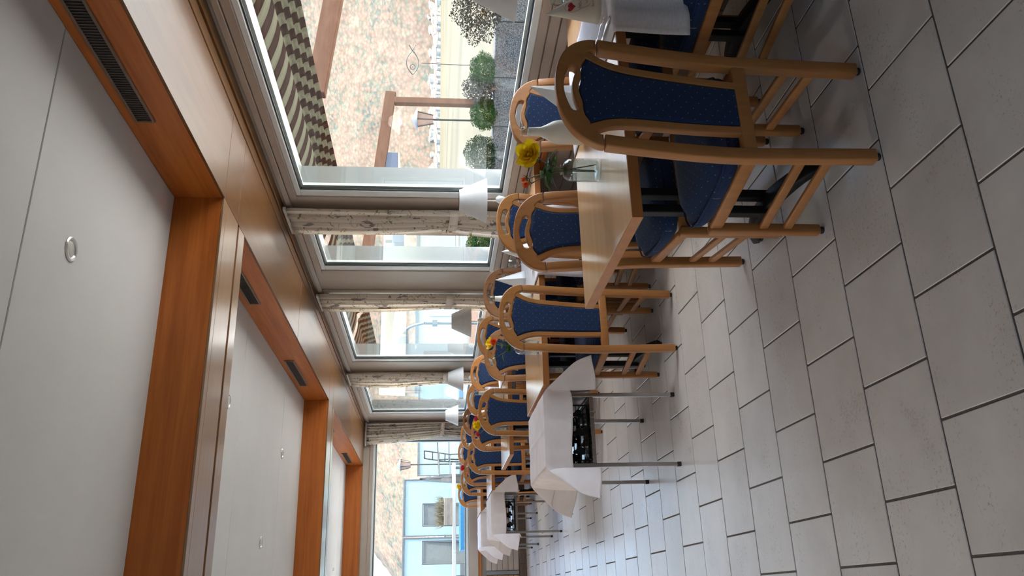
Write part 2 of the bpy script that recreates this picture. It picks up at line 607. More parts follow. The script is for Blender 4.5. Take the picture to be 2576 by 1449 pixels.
def curve_mesh(name, loops, extr, bev, mat, deform=None, smooth=40):
    """flat outline with holes (x, z), pushed through y, edges rounded"""
    cu = bpy.data.curves.new(name, 'CURVE')
    cu.dimensions = '2D'
    cu.fill_mode = 'BOTH'
    cu.extrude = extr
    cu.bevel_depth = bev
    cu.offset = -bev
    cu.bevel_resolution = 2
    for lp in loops:
        s = cu.splines.new('POLY')
        s.points.add(len(lp) - 1)
        for p, (x, z) in zip(s.points, lp):
            p.co = (x, z, 0, 1)
        s.use_cyclic_u = True
    tmp = bpy.data.objects.new(name + '_tmp', cu)
    COL.objects.link(tmp)
    dg = bpy.context.evaluated_depsgraph_get()
    dg.update()
    me = bpy.data.meshes.new_from_object(tmp.evaluated_get(dg))
    bpy.data.objects.remove(tmp)
    bpy.data.curves.remove(cu)
    me.name = name
    me.materials.clear()
    me.materials.append(MATS[mat])
    finish(me, smooth, deform=lambda p: (deform or (lambda q: q))(Vector((p.x, -p.z, p.y))), recalc=True)
    return me


def catmull(pts, n=6, closed=False):
    out = []
    N = len(pts)
    rng = range(N) if closed else range(N - 1)
    for i in rng:
        p0 = Vector(pts[(i - 1) % N] if closed or i > 0 else pts[0])
        p1, p2 = Vector(pts[i]), Vector(pts[(i + 1) % N])
        p3 = Vector(pts[(i + 2) % N] if closed or i + 2 < N else pts[-1])
        for k in range(n):
            t = k / n
            out.append(tuple(0.5 * ((2 * p1) + (p2 - p0) * t + (2 * p0 - 5 * p1 + 4 * p2 - p3) * t * t + (3 * p1 - p0 - 3 * p2 + p3) * t ** 3)))
    if not closed:
        out.append(tuple(pts[-1]))
    return out


# ------------------------------------------------------------------ room shell
XW, XO = 2.62, 2.80          # window wall, inner and outer face
YF, YFO = 12.50, 12.68       # far wall
XL, YB = -2.6, -2.6          # left wall and wall behind the camera
ZS, ZC = 2.427, 2.675        # soffit and ceiling heights
XS = 1.95                    # soffit front
SILL, HEAD = 0.90, 2.27

# floor: grout bed with single tiles
floor = struct(obj('floor', MB().box(XL, XO, YB, YFO, -0.12, -0.003), 'grout'))
TX, TY, TX0, TY0, G = 0.3501, 0.3563, 0.0675, 1.6963, 0.0075
tile_mesh = {}
rest = MB()
for j in range(-13, 32):
    y0, y1 = TY0 + j * TY, TY0 + (j + 1) * TY
    y0, y1 = max(y0, YB), min(y1, YF)
    if y1 - y0 < 0.03:
        continue
    off = 0.5 if j % 2 else 0.0
    for i in range(-9, 9):
        x0 = TX0 + (i + off) * TX
        x1 = x0 + TX
        x0, x1 = max(x0, XL), min(x1, XW)
        if x1 - x0 < 0.03:
            continue
        w, d = x1 - x0 - G, y1 - y0 - G
        cx, cy = (x0 + x1) / 2, (y0 + y1) / 2
        if -0.40 < cx and cy > 1.05 and cx > 0.03 * cy - 0.5:
            key = (round(w, 3), round(d, 3))
            if key not in tile_mesh:
                tile_mesh[key] = mesh('floor_tile', MB().box(-w / 2, w / 2, -d / 2, d / 2, -0.008, 0.0), 'floor_tile', bevel=0.0016, segs=1)
            t = link('floor_tile', tile_mesh[key], floor)
            t.location = (cx, cy, random.uniform(-0.0003, 0.0003))
        else:
            rest.box(cx - w / 2, cx + w / 2, cy - d / 2, cy + d / 2, -0.008, 0.0)
o = obj('floor_tiles_beyond', rest, 'floor_tile', floor)
o['kind'] = 'stuff'


def boards(parent, x0, x1, y0, y1, z0, z1, n, axis, mat='greige_paint', gap=0.004):
    """horizontal panel boards one above the other"""
    h = (z1 - z0) / n
    for k in range(n):
        obj('panel_board', MB().box(x0, x1, y0, y1, z0 + k * h + gap / 2, z0 + (k + 1) * h - gap / 2), mat, parent, bevel=0.004, segs=1)


# window wall
WINS = [ (2.60, 4.96), (5.42, 6.29), (6.95, 9.06), (9.72, 11.85)]
wr = MB()
wr.box(XW, XO, YB, YFO, -0.12, SILL - 0.06)
wr.box(XW, XO, YB, YFO, HEAD + 0.06, 2.95)
ed = [YB] + [v for a, b_ in WINS for v in (a - 0.07, b_ + 0.07)] + [YFO]
for k in range(0, len(ed), 2):
    wr.box(XW, XO, ed[k], ed[k + 1], SILL - 0.06, HEAD + 0.06)
wall_right = struct(obj('wall_right', wr, 'greige_paint'))
# under the sill: two moulded bands, a wooden ledge, a shadow gap and boarding
for z0, z1, xx in ((0.705, 0.757, 0.034), (0.760, 0.812, 0.026)):
    obj('sill_band', MB().box(XW - xx, XW, YB, YF, z0, z1), 'greige_paint', wall_right, bevel=0.005, segs=1)
obj('ledge', MB().box(XW - 0.05, XW, YB, YF, 0.672, 0.702), 'brown_veneer_y', wall_right, bevel=0.003, segs=1)
boards(wall_right, XW - 0.03, XW, YB, YF - 0.05, 0.115, 0.60, 6, 'y')
# head moulding under the soffit
obj('head_band', MB().box(XW - 0.022, XW, YB, YF, HEAD + 0.088, HEAD + 0.125), 'greige_paint', wall_right, bevel=0.004, segs=1)


def window_unit(name, a0, a1, z0, z1, place, sash=0.075, n=0):
    """place(u, d, z) -> world; u along the wall, d depth from the inner face (+ outwards)"""
    root = link(name, None)
    struct(root)

    def bar(mb, u0, u1, d0, d1, za, zb):
        ps = [place(u, d, z) for z in (za, zb) for d in (d0, d1) for u in (u0, u1)]
        mb.add(ps, [(0, 2, 3, 1), (4, 5, 7, 6), (0, 1, 5, 4), (2, 6, 7, 3), (0, 4, 6, 2), (1, 3, 7, 5)])

    def ring(mb, u0, u1, za, zb, w, d0, d1):
        bar(mb, u0, u1, d0, d1, za, za + w)
        bar(mb, u0, u1, d0, d1, zb - w, zb)
        bar(mb, u0, u0 + w, d0, d1, za + w, zb - w)
        bar(mb, u1 - w, u1, d0, d1, za + w, zb - w)
    s = sash
    f = MB()
    ring(f, a0 - s - 0.05, a1 + s + 0.05, z0 - 0.035 - 0.05, z1 + 0.035 + 0.05, 0.05, -0.014, 0.05)
    obj('frame', f, 'greige_paint', root, bevel=0.004, segs=1)
    f = MB()
    bar(f, a0 - s, a1 + s, -0.018, 0.045, z0 - 0.035, z0)
    bar(f, a0 - s, a1 + s, -0.006, 0.045, z1, z1 + 0.035)
    bar(f, a0 - s, a0, -0.006, 0.045, z0, z1)
    bar(f, a1, a1 + s, -0.006, 0.045, z0, z1)
    obj('sash', f, 'sash_white', root, bevel=0.004, segs=1)
    f = MB()
    ring(f, a0 - 0.001, a1 + 0.001, z0 - 0.001, z1 + 0.001, 0.010, 0.004, 0.016)
    obj('gasket', f, 'gasket_black', root)
    f = MB()
    ring(f, a0, a1, z0, z1, 0.022, 0.026, 0.045)
    obj('outer_bead', f, 'sash_white', root)
    f = MB()
    bar(f, a0 + 0.004, a1 - 0.004, 0.018, 0.024, z0 + 0.004, z1 - 0.004)
    obj('pane', f, 'window_glass', root)
    f = MB()
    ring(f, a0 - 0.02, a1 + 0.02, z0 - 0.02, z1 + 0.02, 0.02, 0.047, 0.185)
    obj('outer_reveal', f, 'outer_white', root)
    return root


for k, (a, b_) in enumerate(WINS):
    window_unit('window_%d' % (k + 1), a, b_, SILL, HEAD, lambda u, d, z: (XW + d, u, z))

# far wall with one wide window
FX0, FX1, FZ0, FZ1 = -1.55, 2.32, 0.885, 2.245
wb = MB()
wb.box(XL, XW, YF, YFO, -0.12, FZ0 - 0.06)
wb.box(XL, XW, YF, YFO, FZ1 + 0.06, 2.95)
wb.box(XL, FX0 - 0.07, YF, YFO, FZ0 - 0.06, FZ1 + 0.06)
wb.box(FX1 + 0.07, XW, YF, YFO, FZ0 - 0.06, FZ1 + 0.06)
wall_back = struct(obj('wall_back', wb, 'greige_paint'))
window_unit('window_7', FX0, FX1, FZ0, FZ1, lambda u, d, z: (u, YF + d, z), sash=0.05)
obj('sill_band', MB().box(XL, XW, YF - 0.03, YF, 0.705, 0.840), 'greige_paint', wall_back, bevel=0.005, segs=1)
obj('ledge', MB().box(XL, XW - 0.05, YF - 0.06, YF, 0.668, 0.702), 'brown_veneer_x', wall_back, bevel=0.003, segs=1)
obj('shadow_gap', MB().box(XL, XW - 0.05, YF - 0.006, YF, 0.60, 0.668), 'greige_shaded', wall_back)  # darker strip: the gap's shade is put into its colour
boards(wall_back, 0.40, XW - 0.035, YF - 0.035, YF, 0.115, 0.597, 6, 'x')
obj('end_post', MB().box(0.345, 0.395, YF - 0.045, YF, 0.115, 0.60), 'outer_white', wall_back, bevel=0.004, segs=1)
boards(wall_back, XL, 0.34, YF - 0.03, YF, 0.115, 0.597, 6, 'x', 'gloss_veneer_x')

# skirting tiles
base_back = struct(link('baseboard_back', None))
x = XW - 0.035
while x > XL + 0.4:
    obj('skirting_tile', MB().box(x - 0.346, x, YF - 0.048, YF - 0.036, 0.0, 0.108), 'skirting_brown', base_back, bevel=0.002, segs=1)
    x -= 0.35
base_right = struct(link('baseboard_right', None))
y = YF - 0.05
while y > 0.4:
    obj('skirting_tile', MB().box(XW - 0.043, XW - 0.031, y - 0.346, y, 0.0, 0.108), 'skirting_brown', base_right, bevel=0.002, segs=1)
    y -= 0.35

wl = MB()
wl.box(XL - 0.2, XL, YB - 0.2, YFO, -0.12, 0.72)
wl.box(XL - 0.2, XL, YB - 0.2, YFO, 2.33, 2.95)
wl.box(XL - 0.2, XL, YB - 0.2, -1.87, 0.72, 2.33)
wl.box(XL - 0.2, XL, -0.13, YFO, 0.72, 2.33)
struct(obj('wall_left', wl, 'wall_white'))
window_unit('window_8', -1.8, -0.2, 0.78, 2.27, lambda u, d, z: (XL - d, u, z), sash=0.05)  # window added out of view to bring sky light to the near room
struct(obj('wall_front', MB().box(XL, XO, YB - 0.2, YB, -0.12, 2.95), 'wall_white'))

# ceiling: plaster panels with open joints, between wooden beams
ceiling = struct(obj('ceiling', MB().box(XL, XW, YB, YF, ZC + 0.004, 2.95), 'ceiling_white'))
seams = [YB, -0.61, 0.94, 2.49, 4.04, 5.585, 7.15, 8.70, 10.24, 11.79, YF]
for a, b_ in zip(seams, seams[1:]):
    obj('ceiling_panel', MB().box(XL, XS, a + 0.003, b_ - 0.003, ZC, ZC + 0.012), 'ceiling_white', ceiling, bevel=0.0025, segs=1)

# soffit along the window wall: brown fascia, glossy underside in panels with joints
BEAMS = [(-0.65, -0.19), (3.79, 4.255), (8.22, 8.69), (12.465, 12.50)]
soffit = struct(obj('trim_1', MB().box(XS + 0.012, XW, YB, YF, ZS + 0.012, ZC + 0.004), 'brown_veneer_y'))
cuts = [YB, -0.65, -0.34, 1.55, 3.79, 4.09, 6.17, 8.22, 8.56, 10.52, YF]
for a, b_ in zip(cuts, cuts[1:]):
    obj('soffit_panel', MB().box(XS, XW - 0.165, a + 0.003, b_ - 0.003, ZS, ZS + 0.012), 'gloss_veneer_y', soffit, bevel=0.0015, segs=1)
obj('soffit_strip', MB().box(XW - 0.158, XW - 0.085, YB, YF, ZS - 0.002, ZS + 0.012), 'gloss_veneer_y', soffit, bevel=0.003, segs=1)
obj('soffit_strip', MB().box(XW - 0.078, XW - 0.001, YB, YF, ZS - 0.012, ZS + 0.012), 'gloss_veneer_y', soffit, bevel=0.003, segs=1)
gaps = [(BEAMS[k][1], BEAMS[k + 1][0]) for k in range(3)] + [(YB, BEAMS[0][0])]
for a, b_ in gaps:
    obj('fascia', MB().box(XS, XS + 0.012, a, b_, ZS + 0.0125, ZC), 'brown_veneer_y', soffit)
for n_, (a, b_) in enumerate(BEAMS):
    bt = struct(obj('trim_%d' % (n_ + 2), MB().box(XL, XS - 0.001, a + 0.012, b_ - (0.012 if b_ < 12.4 else 0), ZS + 0.012, ZC), 'brown_veneer_x'))
    obj('fascia', MB().box(XL, XS - 0.001, a, a + 0.0115, ZS + 0.0125, ZC), 'brown_veneer_x', bt)
    if b_ < 12.4:
        obj('fascia', MB().box(XL, XS - 0.001, b_ - 0.0115, b_, ZS + 0.0125, ZC), 'brown_veneer_x', bt)
        g0 = a + 0.305
        obj('underside_board', MB().box(XL, XS - 0.002, a, a + 0.055, ZS, ZS + 0.012), 'gloss_veneer_x', bt, bevel=0.0015, segs=1)
        obj('underside_board', MB().box(XL, XS - 0.002, a + 0.057, g0, ZS, ZS + 0.012), 'gloss_veneer_x', bt, bevel=0.0015, segs=1)
        obj('underside_board', MB().box(XL, XS - 0.002, g0 + 0.035, b_, ZS, ZS + 0.012), 'gloss_veneer_x', bt, bevel=0.0015, segs=1)
        obj('groove', MB().box(XL, XS - 0.002, g0, g0 + 0.035, ZS + 0.008, ZS + 0.0118), 'groove_brown', bt)
    else:
        obj('underside_board', MB().box(XL, XS - 0.002, a, b_, ZS, ZS + 0.012), 'gloss_veneer_x', bt, bevel=0.0015, segs=1)

# ventilation grilles in the soffit fascia
VENTS = [(2.15, 3.09, 'slatted dark vent grille in the brown fascia above the largest window'),
         (4.58, 5.36, 'dark vent grille half hidden behind the nearest ceiling beam'),
         (6.77, 7.62, 'dark vent grille in the fascia just before the second ceiling beam'),
         (9.02, 9.85, 'dark vent grille almost hidden behind the second ceiling beam'),
         (11.38, 12.20, 'dark vent grille in the fascia closest to the far window')]
for a, b_, lab in VENTS:
    v = thing('vent_grille', lab, 'vent', (XS, a, 2.592), group='vent grilles in the window soffit')
    L = b_ - a
    obj('duct', MB().box(-0.001, 0.003, 0.012, L - 0.012, -0.032, 0.032), 'vent_dark', v).location.x = -0.002
    f = MB()
    f.box(-0.010, -0.001, 0, L, 0.030, 0.042)
    f.box(-0.010, -0.001, 0, L, -0.042, -0.030)
    f.box(-0.010, -0.001, 0, 0.012, -0.030, 0.030)
    f.box(-0.010, -0.001, L - 0.012, L, -0.030, 0.030)
    obj('vent_frame', f, 'vent_frame', v, bevel=0.002, segs=1)
    s = MB()
    n = int(L / 0.016)
    for k in range(1, n):
        s.box(-0.0065, -0.0035, 0.012 + k * (L - 0.024) / n - 0.002, 0.012 + k * (L - 0.024) / n + 0.002, -0.030, 0.030)
    o = obj('slats', s, 'vent_slat', v)
    o['kind'] = 'stuff'

# recessed spotlights
SPOTS = [(1.231, 2.818, 'round recessed spotlight in the ceiling panel nearest the camera'),
         (1.235, 5.24, 'recessed spotlight just behind the nearest ceiling beam'),
         (1.24, 7.22, 'recessed spotlight in the middle ceiling bay, nearer the windows'),
         (0.46, 6.60, 'recessed spotlight in the middle ceiling bay, away from the windows'),
         (0.44, 11.45, 'small recessed spotlight in the farthest ceiling bay')]
for x, y, lab in SPOTS:
    s = thing('ceiling_spotlight', lab, 'spotlight', (x, y, ZC), group='recessed ceiling spotlights')
    obj('trim_ring', MB().lathe([(0.030, -0.001), (0.034, -0.006), (0.042, -0.007), (0.047, -0.003), (0.047, 0.0)], 32), 'spot_chrome', s, smooth=40)
    obj('lens', MB().lathe([(0.0, -0.0035), (0.020, -0.0045), (0.028, -0.002), (0.0285, -0.0005)], 24), 'spot_lens', s, smooth=40)


# ------------------------------------------------------------------ curtains
def curtain(label, p0, direction, w_top, w_tie, w_bot, bulge, z_top=2.385, z_tie=1.235, z_bot=0.10, seed=1, shift=0.0):
    """gathered curtain: direction = unit vector along the wall, normal = towards the room"""
    rnd = random.Random(seed)
    ux, uy = direction
    nx, ny = (-1.0, 0.0) if abs(uy) > 0.5 else (0.0, -1.0)
    ph = [rnd.uniform(0, 6.28) for _ in range(4)]
    folds = 7

    def fn(s, t):
        z = z_top + (z_bot - z_top) * t
        tt = (z_top - z) / (z_top - z_tie)
        if tt < 1:
            k = tt ** 2.2
            wd = w_top + (w_tie - w_top) * k + bulge * sin(pi * min(1, tt * 0.9)) * (1 - k)
        else:
            k = min(1, (z_tie - z) / 0.45)
            wd = w_tie + (w_bot - w_tie) * (k ** 0.6)
        squeeze = wd / w_top
        a = s * folds * 2 * pi + ph[0] + 0.7 * sin(2.5 * t * pi + ph[1])
        amp = 0.021 + 0.010 * (1 - min(1, squeeze))
        d = 0.045 + amp * (sin(a) + 0.35 * sin(2.3 * a + ph[2]))
        along = wd * (s + 0.018 * sin(a * 1.5 + ph[3])) + shift * min(1, tt)
        return (p0[0] + ux * along + nx * d, p0[1] + uy * along + ny * d, z)
    root = thing('curtain', label, 'curtain', (p0[0], p0[1], 0), group='tied floral curtains')
    mb = MB().grid(fn, 90, 44)
    mb.v = [(x - p0[0], y - p0[1], z) for x, y, z in mb.v]
    o = obj('cloth', mb, 'curtain_print', root, smooth=80, recalc=False)
    md = o.modifiers.new('thickness', 'SOLIDIFY')
    md.thickness = 0.002
    # tie band
    band = MB()
    pts = []
    n = 20
    c = shift + w_tie / 2
    for k in range(n):
        a = 2 * pi * k / n
        u, d = c + (w_tie / 2 + 0.012) * cos(a), 0.045 + 0.046 * sin(a)
        pts.append((ux * u + nx * d, uy * u + ny * d))
    vs, fs = [], []
    for q, (x, y) in enumerate(pts):
        dz = 0.012 * cos(2 * pi * q / n)
        vs += [(x, y, z_tie - 0.032 + dz), (x, y, z_tie + 0.032 + dz)]
    for k in range(n):
        a, b_ = 2 * k, 2 * ((k + 1) % n)
        fs.append((a, b_, b_ + 1, a + 1))
    band.add(vs, fs)
    o = obj('tie_band', band, 'curtain_print', root, smooth=60)
    md = o.modifiers.new('thickness', 'SOLIDIFY')
    md.thickness = 0.003
    # rail with gliders
    r = MB()
    r.box(*sorted((ux * -0.02 + nx * 0.035, ux * (w_top + 0.02) + nx * 0.055)), *sorted((uy * -0.02 + ny * 0.035, uy * (w_top + 0.02) + ny * 0.055)), z_top + 0.001, z_top + 0.020)
    obj('rail', r, 'curtain_hook', root)
    return root


curtain('floral tied curtain beside the big awning window', (XW - 0.02, 5.13), (0, 1), 0.36, 0.26, 0.38, 0.03, seed=3, shift=0.02)
curtain('floral tied curtain, second along the window wall from the camera', (XW - 0.02, 6.83), (0, 1), 0.36, 0.28, 0.36, 0.04, seed=8)
curtain('floral tied curtain, third along the window wall', (XW - 0.02, 9.50), (0, 1), 0.46, 0.36, 0.44, 0.14, seed=12)
curtain('floral tied curtain in the far corner on the end wall', (2.57, YF - 0.02), (-1, 0), 0.32, 0.20, 0.24, -0.02, seed=21)


# ------------------------------------------------------------------ dining chairs
def lean(p):
    z = p.z
    if z > 0.43:
        p.y -= 0.085 * ((z - 0.43) / 0.58) ** 1.35
    return p


def build_chair_meshes():
    M = {}
    # rear post: floor to shoulder joint
    for s, k in ((-1, 'l'), (1, 'r')):
        zs = [0.014, 0.10, 0.22, 0.36, 0.43, 0.50, 0.58, 0.66, 0.74, 0.81, 0.8725]
        path = [(s * (0.160 + 0.010 * min(1, z / 0.55)), -0.205, z) for z in zs]
        mb = MB().sweep(path, [(0.040, 0.040)] * len(zs), 'rect', up=(0, 1, 0))
        M['post_' + k] = mesh('rear_leg', mb, 'beech_chair', bevel=0.005, segs=2, smooth=50, deform=lean)
        mb = MB().sweep([(s * 0.206, 0.205, 0.014), (s * 0.206, 0.205, 0.415)], [(0.036, 0.036), (0.038, 0.038)], 'rect')
        M['front_' + k] = mesh('front_leg', mb, 'beech_chair', bevel=0.008, segs=2, smooth=50)
        for q, z in (('a', 0.232), ('b', 0.146)):
            mb = MB().beam((s * 0.163, -0.188, z + 0.008), (s * 0.204, 0.192, z - 0.008), 0.017, 0.032)
            M['str_%s%s' % (q, k)] = mesh('stretcher', mb, 'beech_chair', bevel=0.005, segs=2, smooth=50)
        mb = MB().beam((s * 0.163, -0.190, 0.404), (s * 0.204, 0.190, 0.394), 0.022, 0.044)
        M['rail_' + k] = mesh('seat_rail', mb, 'beech_chair', bevel=0.006, segs=2, smooth=50)
        for q, (fx, fy) in (('r', (0.160, -0.205)), ('f', (0.206, 0.205))):
            M['glide_%s%s' % (q, k)] = mesh('glide', MB().lathe([(0.011, 0.0), (0.013, 0.004), (0.012, 0.0155)], 12, (s * fx, fy, 0)), 'black_rubber', smooth=40)
    M['back_rail'] = mesh('back_rail', MB().box(-0.152, 0.152, -0.222, -0.190, 0.390, 0.434), 'beech_chair', bevel=0.005, smooth=50)
    M['front_rail'] = mesh('front_rail', MB().box(-0.188, 0.188, 0.193, 0.215, 0.368, 0.414), 'beech_chair', bevel=0.004, smooth=50)
    # head piece with hand slot
    half = catmull([(0.190, 0.8755), (0.187, 0.900), (0.172, 0.935), (0.142, 0.970), (0.100, 0.995), (0.05, 1.008), (0.0, 1.0115)], 5)
    outer = half + [(-x, z) for x, z in reversed(half[:-1])]
    innr = catmull([(-0.150, 0.8755), (-0.146, 0.893), (-0.137, 0.906), (-0.126, 0.914), (-0.114, 0.912), (-0.104, 0.917), (-0.090, 0.926), (-0.070, 0.931), (-0.045, 0.931), (-0.020, 0.938), (0.0, 0.941)], 5)
    innr = innr + [(-x, z) for x, z in reversed(innr[:-1])]
    slot = []
    sw, sh = 0.066, 0.0130
    for k in range(11):
        t = -1 + 2 * k / 10
        slot.append((sw * t, 0.986 - 0.016 * t * t))
    for k in range(1, 6):
        a = pi / 2 - pi * k / 6
        slot.append((sw + sh * cos(a) * 0.9, 0.9695 - sh + sh * sin(a)))
    for k in range(11):
        t = 1 - 2 * k / 10
        slot.append((sw * t, 0.9605 - 0.017 * t * t))
    for k in range(1, 6):
        a = -pi / 2 - pi * k / 6
        slot.append((-sw + sh * cos(a) * 0.9, 0.9695 - sh + sh * sin(a)))
    slot = list(reversed(slot))
    M['head'] = curve_mesh('head_rail', [outer + innr, slot], 0.011, 0.005, 'beech_chair', lambda p: lean(Vector((p.x, p.y - 0.205, p.z))))
    # inner stiles
    side = catmull([(0.119, 0.921), (0.107, 0.893), (0.094, 0.862), (0.083, 0.815), (0.078, 0.75), (0.074, 0.62), (0.070, 0.50), (0.068, 0.43)], 5)
    for s, k in ((-1, 'l'), (1, 'r')):
        pin = [(s * x, z) for x, z in side]
        pout = [(s * (x + 0.027 + 0.008 * max(0, (z - 0.85) / 0.07)), z) for x, z in reversed(side)]
        M['stile_' + k] = curve_mesh('back_stile', [pin + pout], 0.010, 0.004, 'beech_chair', lambda p: lean(Vector((p.x, p.y - 0.205, p.z))))
    # upholstered back pad
    tp = [(-x, z) for x, z in reversed(innr) if abs(x) < 0.104]
    tp = sorted([(x, z - 0.003) for x, z in innr if abs(x) < 0.102], key=lambda q: q[0])
    rs = [(x - 0.001, z) for x, z in side if z < 0.915]
    pad = tp + rs + [(-x, z) for x, z in reversed(rs)]
    M['pad'] = curve_mesh('back_pad', [pad], 0.010, 0.009, 'navy_back', lambda p: lean(Vector((p.x, p.y - 0.203, p.z))))
    # seat cushion
    n = 14

    def seat_fn(u, v):
        return None
    bm = bmesh.new()
    bmesh.ops.create_cube(bm, size=1.0)
    bmesh.ops.subdivide_edges(bm, edges=bm.edges, cuts=9, use_grid_fill=True)
    for v in bm.verts:
        x, y, z = v.co.x * 2, v.co.y * 2, v.co.z * 2
        # round the sides
        e = 4.0
        r = (abs(x) ** e + abs(y) ** e) ** (1 / e)
        k = max(abs(x), abs(y))
        if r > 1e-6:
            x, y = x * k / r, y * k / r
        yy = 0.03 + y * 0.222
        hw = 0.178 + (0.232 - 0.178) * (y + 1) / 2
        edge = k
        top = 0.494 + 0.014 * (y + 1) / 2 + 0.012 * (1 - edge ** 2)
        bot = 0.418
        zz = (top + bot) / 2 + z * (top - bot) / 2
        bulgef = 1.0 - 0.10 * abs(z) ** 2.5 * edge ** 6
        if z > 0:
            zz -= 0.026 * max(0, (edge - 0.72) / 0.28) ** 2 * z
        v.co = (x * hw * bulgef, 0.03 + (yy - 0.03) * bulgef, zz)
    me = bpy.data.meshes.new('seat')
    bm.to_mesh(me)
    bm.free()
    me.materials.append(MATS['navy_seat'])
    finish(me, 60)
    M['seat'] = me
    # piping around the cushion
    path = []
    for k in range(41):
        a = 2 * pi * k / 40
        x, y = cos(a), sin(a)
        e = 4.0
        r = (abs(x) ** e + abs(y) ** e) ** (1 / e)
        x, y = x / r, y / r
        hw = 0.178 + (0.232 - 0.178) * (y + 1) / 2
        path.append((x * (hw + 0.001), 0.03 + y * 0.2235, 0.470 + 0.008 * (y + 1) / 2))
    M['piping'] = mesh('piping', MB().tube(path, 0.0035, 6), 'navy_seat', smooth=60)
    return M


CM = build_chair_meshes()


def make_chair():
    root = link('dining_chair', None)
    for k, nm in (('l', 'left'), ('r', 'right')):
        p = link('rear_leg', CM['post_' + k], root)
        link('glide', CM['glide_r' + k], p)
        p = link('front_leg', CM['front_' + k], root)
        link('glide', CM['glide_f' + k], p)
        link('stretcher', CM['str_a' + k], root)
        link('stretcher', CM['str_b' + k], root)
        link('seat_rail', CM['rail_' + k], root)
        link('back_stile', CM['stile_' + k], root)
    link('back_rail', CM['back_rail'], root)
    link('front_rail', CM['front_rail'], root)
    link('head_rail', CM['head'], root)
    link('back_pad', CM['pad'], root)['label'] = 'navy back pad with small pale dots'
    s = link('seat', CM['seat'], root)
    s['label'] = 'padded navy seat cushion'
    link('piping', CM['piping'], s)
    return root


ROWC = [2.672 + 2.2 * k for k in range(5)]
WHICH = ['the nearest table', 'the second table', 'the third table', 'the fourth table', 'the farthest table']
CHX = [dict(na=1.392, nw=2.07, fa=1.522, fw=2.13), dict(na=1.455, nw=2.03, fa=1.60, fw=2.06), dict(na=1.41, nw=2.03, fa=1.50, fw=2.055),
       dict(na=1.42, nw=2.03, fa=1.46, fw=2.06), dict(na=1.46, nw=2.06, fa=1.45, fw=2.04)]
proto = make_chair()
first = True
for r, c in enumerate(ROWC):
    for key, lab in (('na', 'beech chair at the aisle end, back to camera, at '), ('nw', 'beech chair on the window side, back to camera, at '),
                     ('fa', 'beech chair at the aisle end, facing the camera, at '), ('fw', 'beech chair on the window side, facing the camera, at ')):
        ch = proto if first else copy_tree(proto)
        first = False
        dy = -0.395 if key[0] == 'n' else 0.315
        rz = 0.0 if key[0] == 'n' else pi
        if r == 0 and key == 'na':
            dy, rz = -0.395, radians(1.5)
        ch.location = (CHX[r][key], c + dy, 0)
        ch.rotation_euler = (0, 0, rz + (random.uniform(-0.02, 0.02) if (r or key != 'na') else 0))
        tag(ch, lab + WHICH[r], 'chair', 'navy dining chairs')

# ------------------------------------------------------------------ tables
ZT = 0.745
TDEP = 0.855
TXL = [1.108, 1.130, 1.108, 1.10, 1.10]
TXR = 2.565
TLAB = ['beech dining table nearest the camera with a yellow rose in a glass vase', 'beech dining table, second from the camera, end beside the nearest trolley',
        'beech dining table, third from the camera, with a bare pale top', 'beech dining table, fourth from the camera, beside the second trolley', 'beech dining table closest to the far window']


def make_table(r):
    c = ROWC[r]
    L = TXR - TXL[r]
    t = thing('dining_table', TLAB[r], 'table', (TXL[r], c, 0), group='beech dining tables in a row')
    top = obj('table_top', MB().box(0.004, L - 0.004, -TDEP / 2 + 0.004, TDEP / 2 - 0.004, ZT - 0.034, ZT), 'beech_table', t, bevel=0.002, segs=2)
    e = MB()
    e.box(0, L, -TDEP / 2, -TDEP / 2 + 0.0038, ZT - 0.036, ZT - 0.001)
    e.box(0, L, TDEP / 2 - 0.0038, TDEP / 2, ZT - 0.036, ZT - 0.001)
    e.box(0, 0.0038, -TDEP / 2 + 0.0038, TDEP / 2 - 0.0038, ZT - 0.036, ZT - 0.001)
    e.box(L - 0.0038, L, -TDEP / 2 + 0.0038, TDEP / 2 - 0.0038, ZT - 0.036, ZT - 0.001)
    obj('edge_band', e, 'beech_edge', top)
    for x in (0.275, 1.09):
        leg = MB()
        for dx in (-0.034, 0.034):
            leg.box(x + dx - 0.017, x + dx + 0.017, -0.02, 0.02, 0.075, ZT - 0.07)
        p = obj('pedestal', leg, 'black_steel', t, bevel=0.003, segs=1)
        obj('mounting_plate', MB().box(x - 0.06, x + 0.06, -0.26, 0.26, ZT - 0.070, ZT - 0.0345), 'black_steel', p, bevel=0.003, segs=1)
        ft = []
        szs = []
        for k in range(15):
            s = -1 + 2 * k / 14
            ft.append((x, s * 0.315, 0.020 + 0.075 * (1 - s * s) ** 0.8))
            szs.append((0.066 - 0.016 * abs(s), 0.030 + 0.020 * (1 - s * s)))
        obj('foot', MB().sweep(ft, szs, 'rect', up=(0, 0, 1)), 'black_steel', p, bevel=0.004, segs=1, smooth=50)
        for s in (-1, 1):
            obj('glide', MB().lathe([(0.018, 0), (0.020, 0.003), (0.016, 0.009)], 12, (x, s * 0.30, 0)), 'black_rubber', p)
    return t


for r in range(5):
    make_table(r)


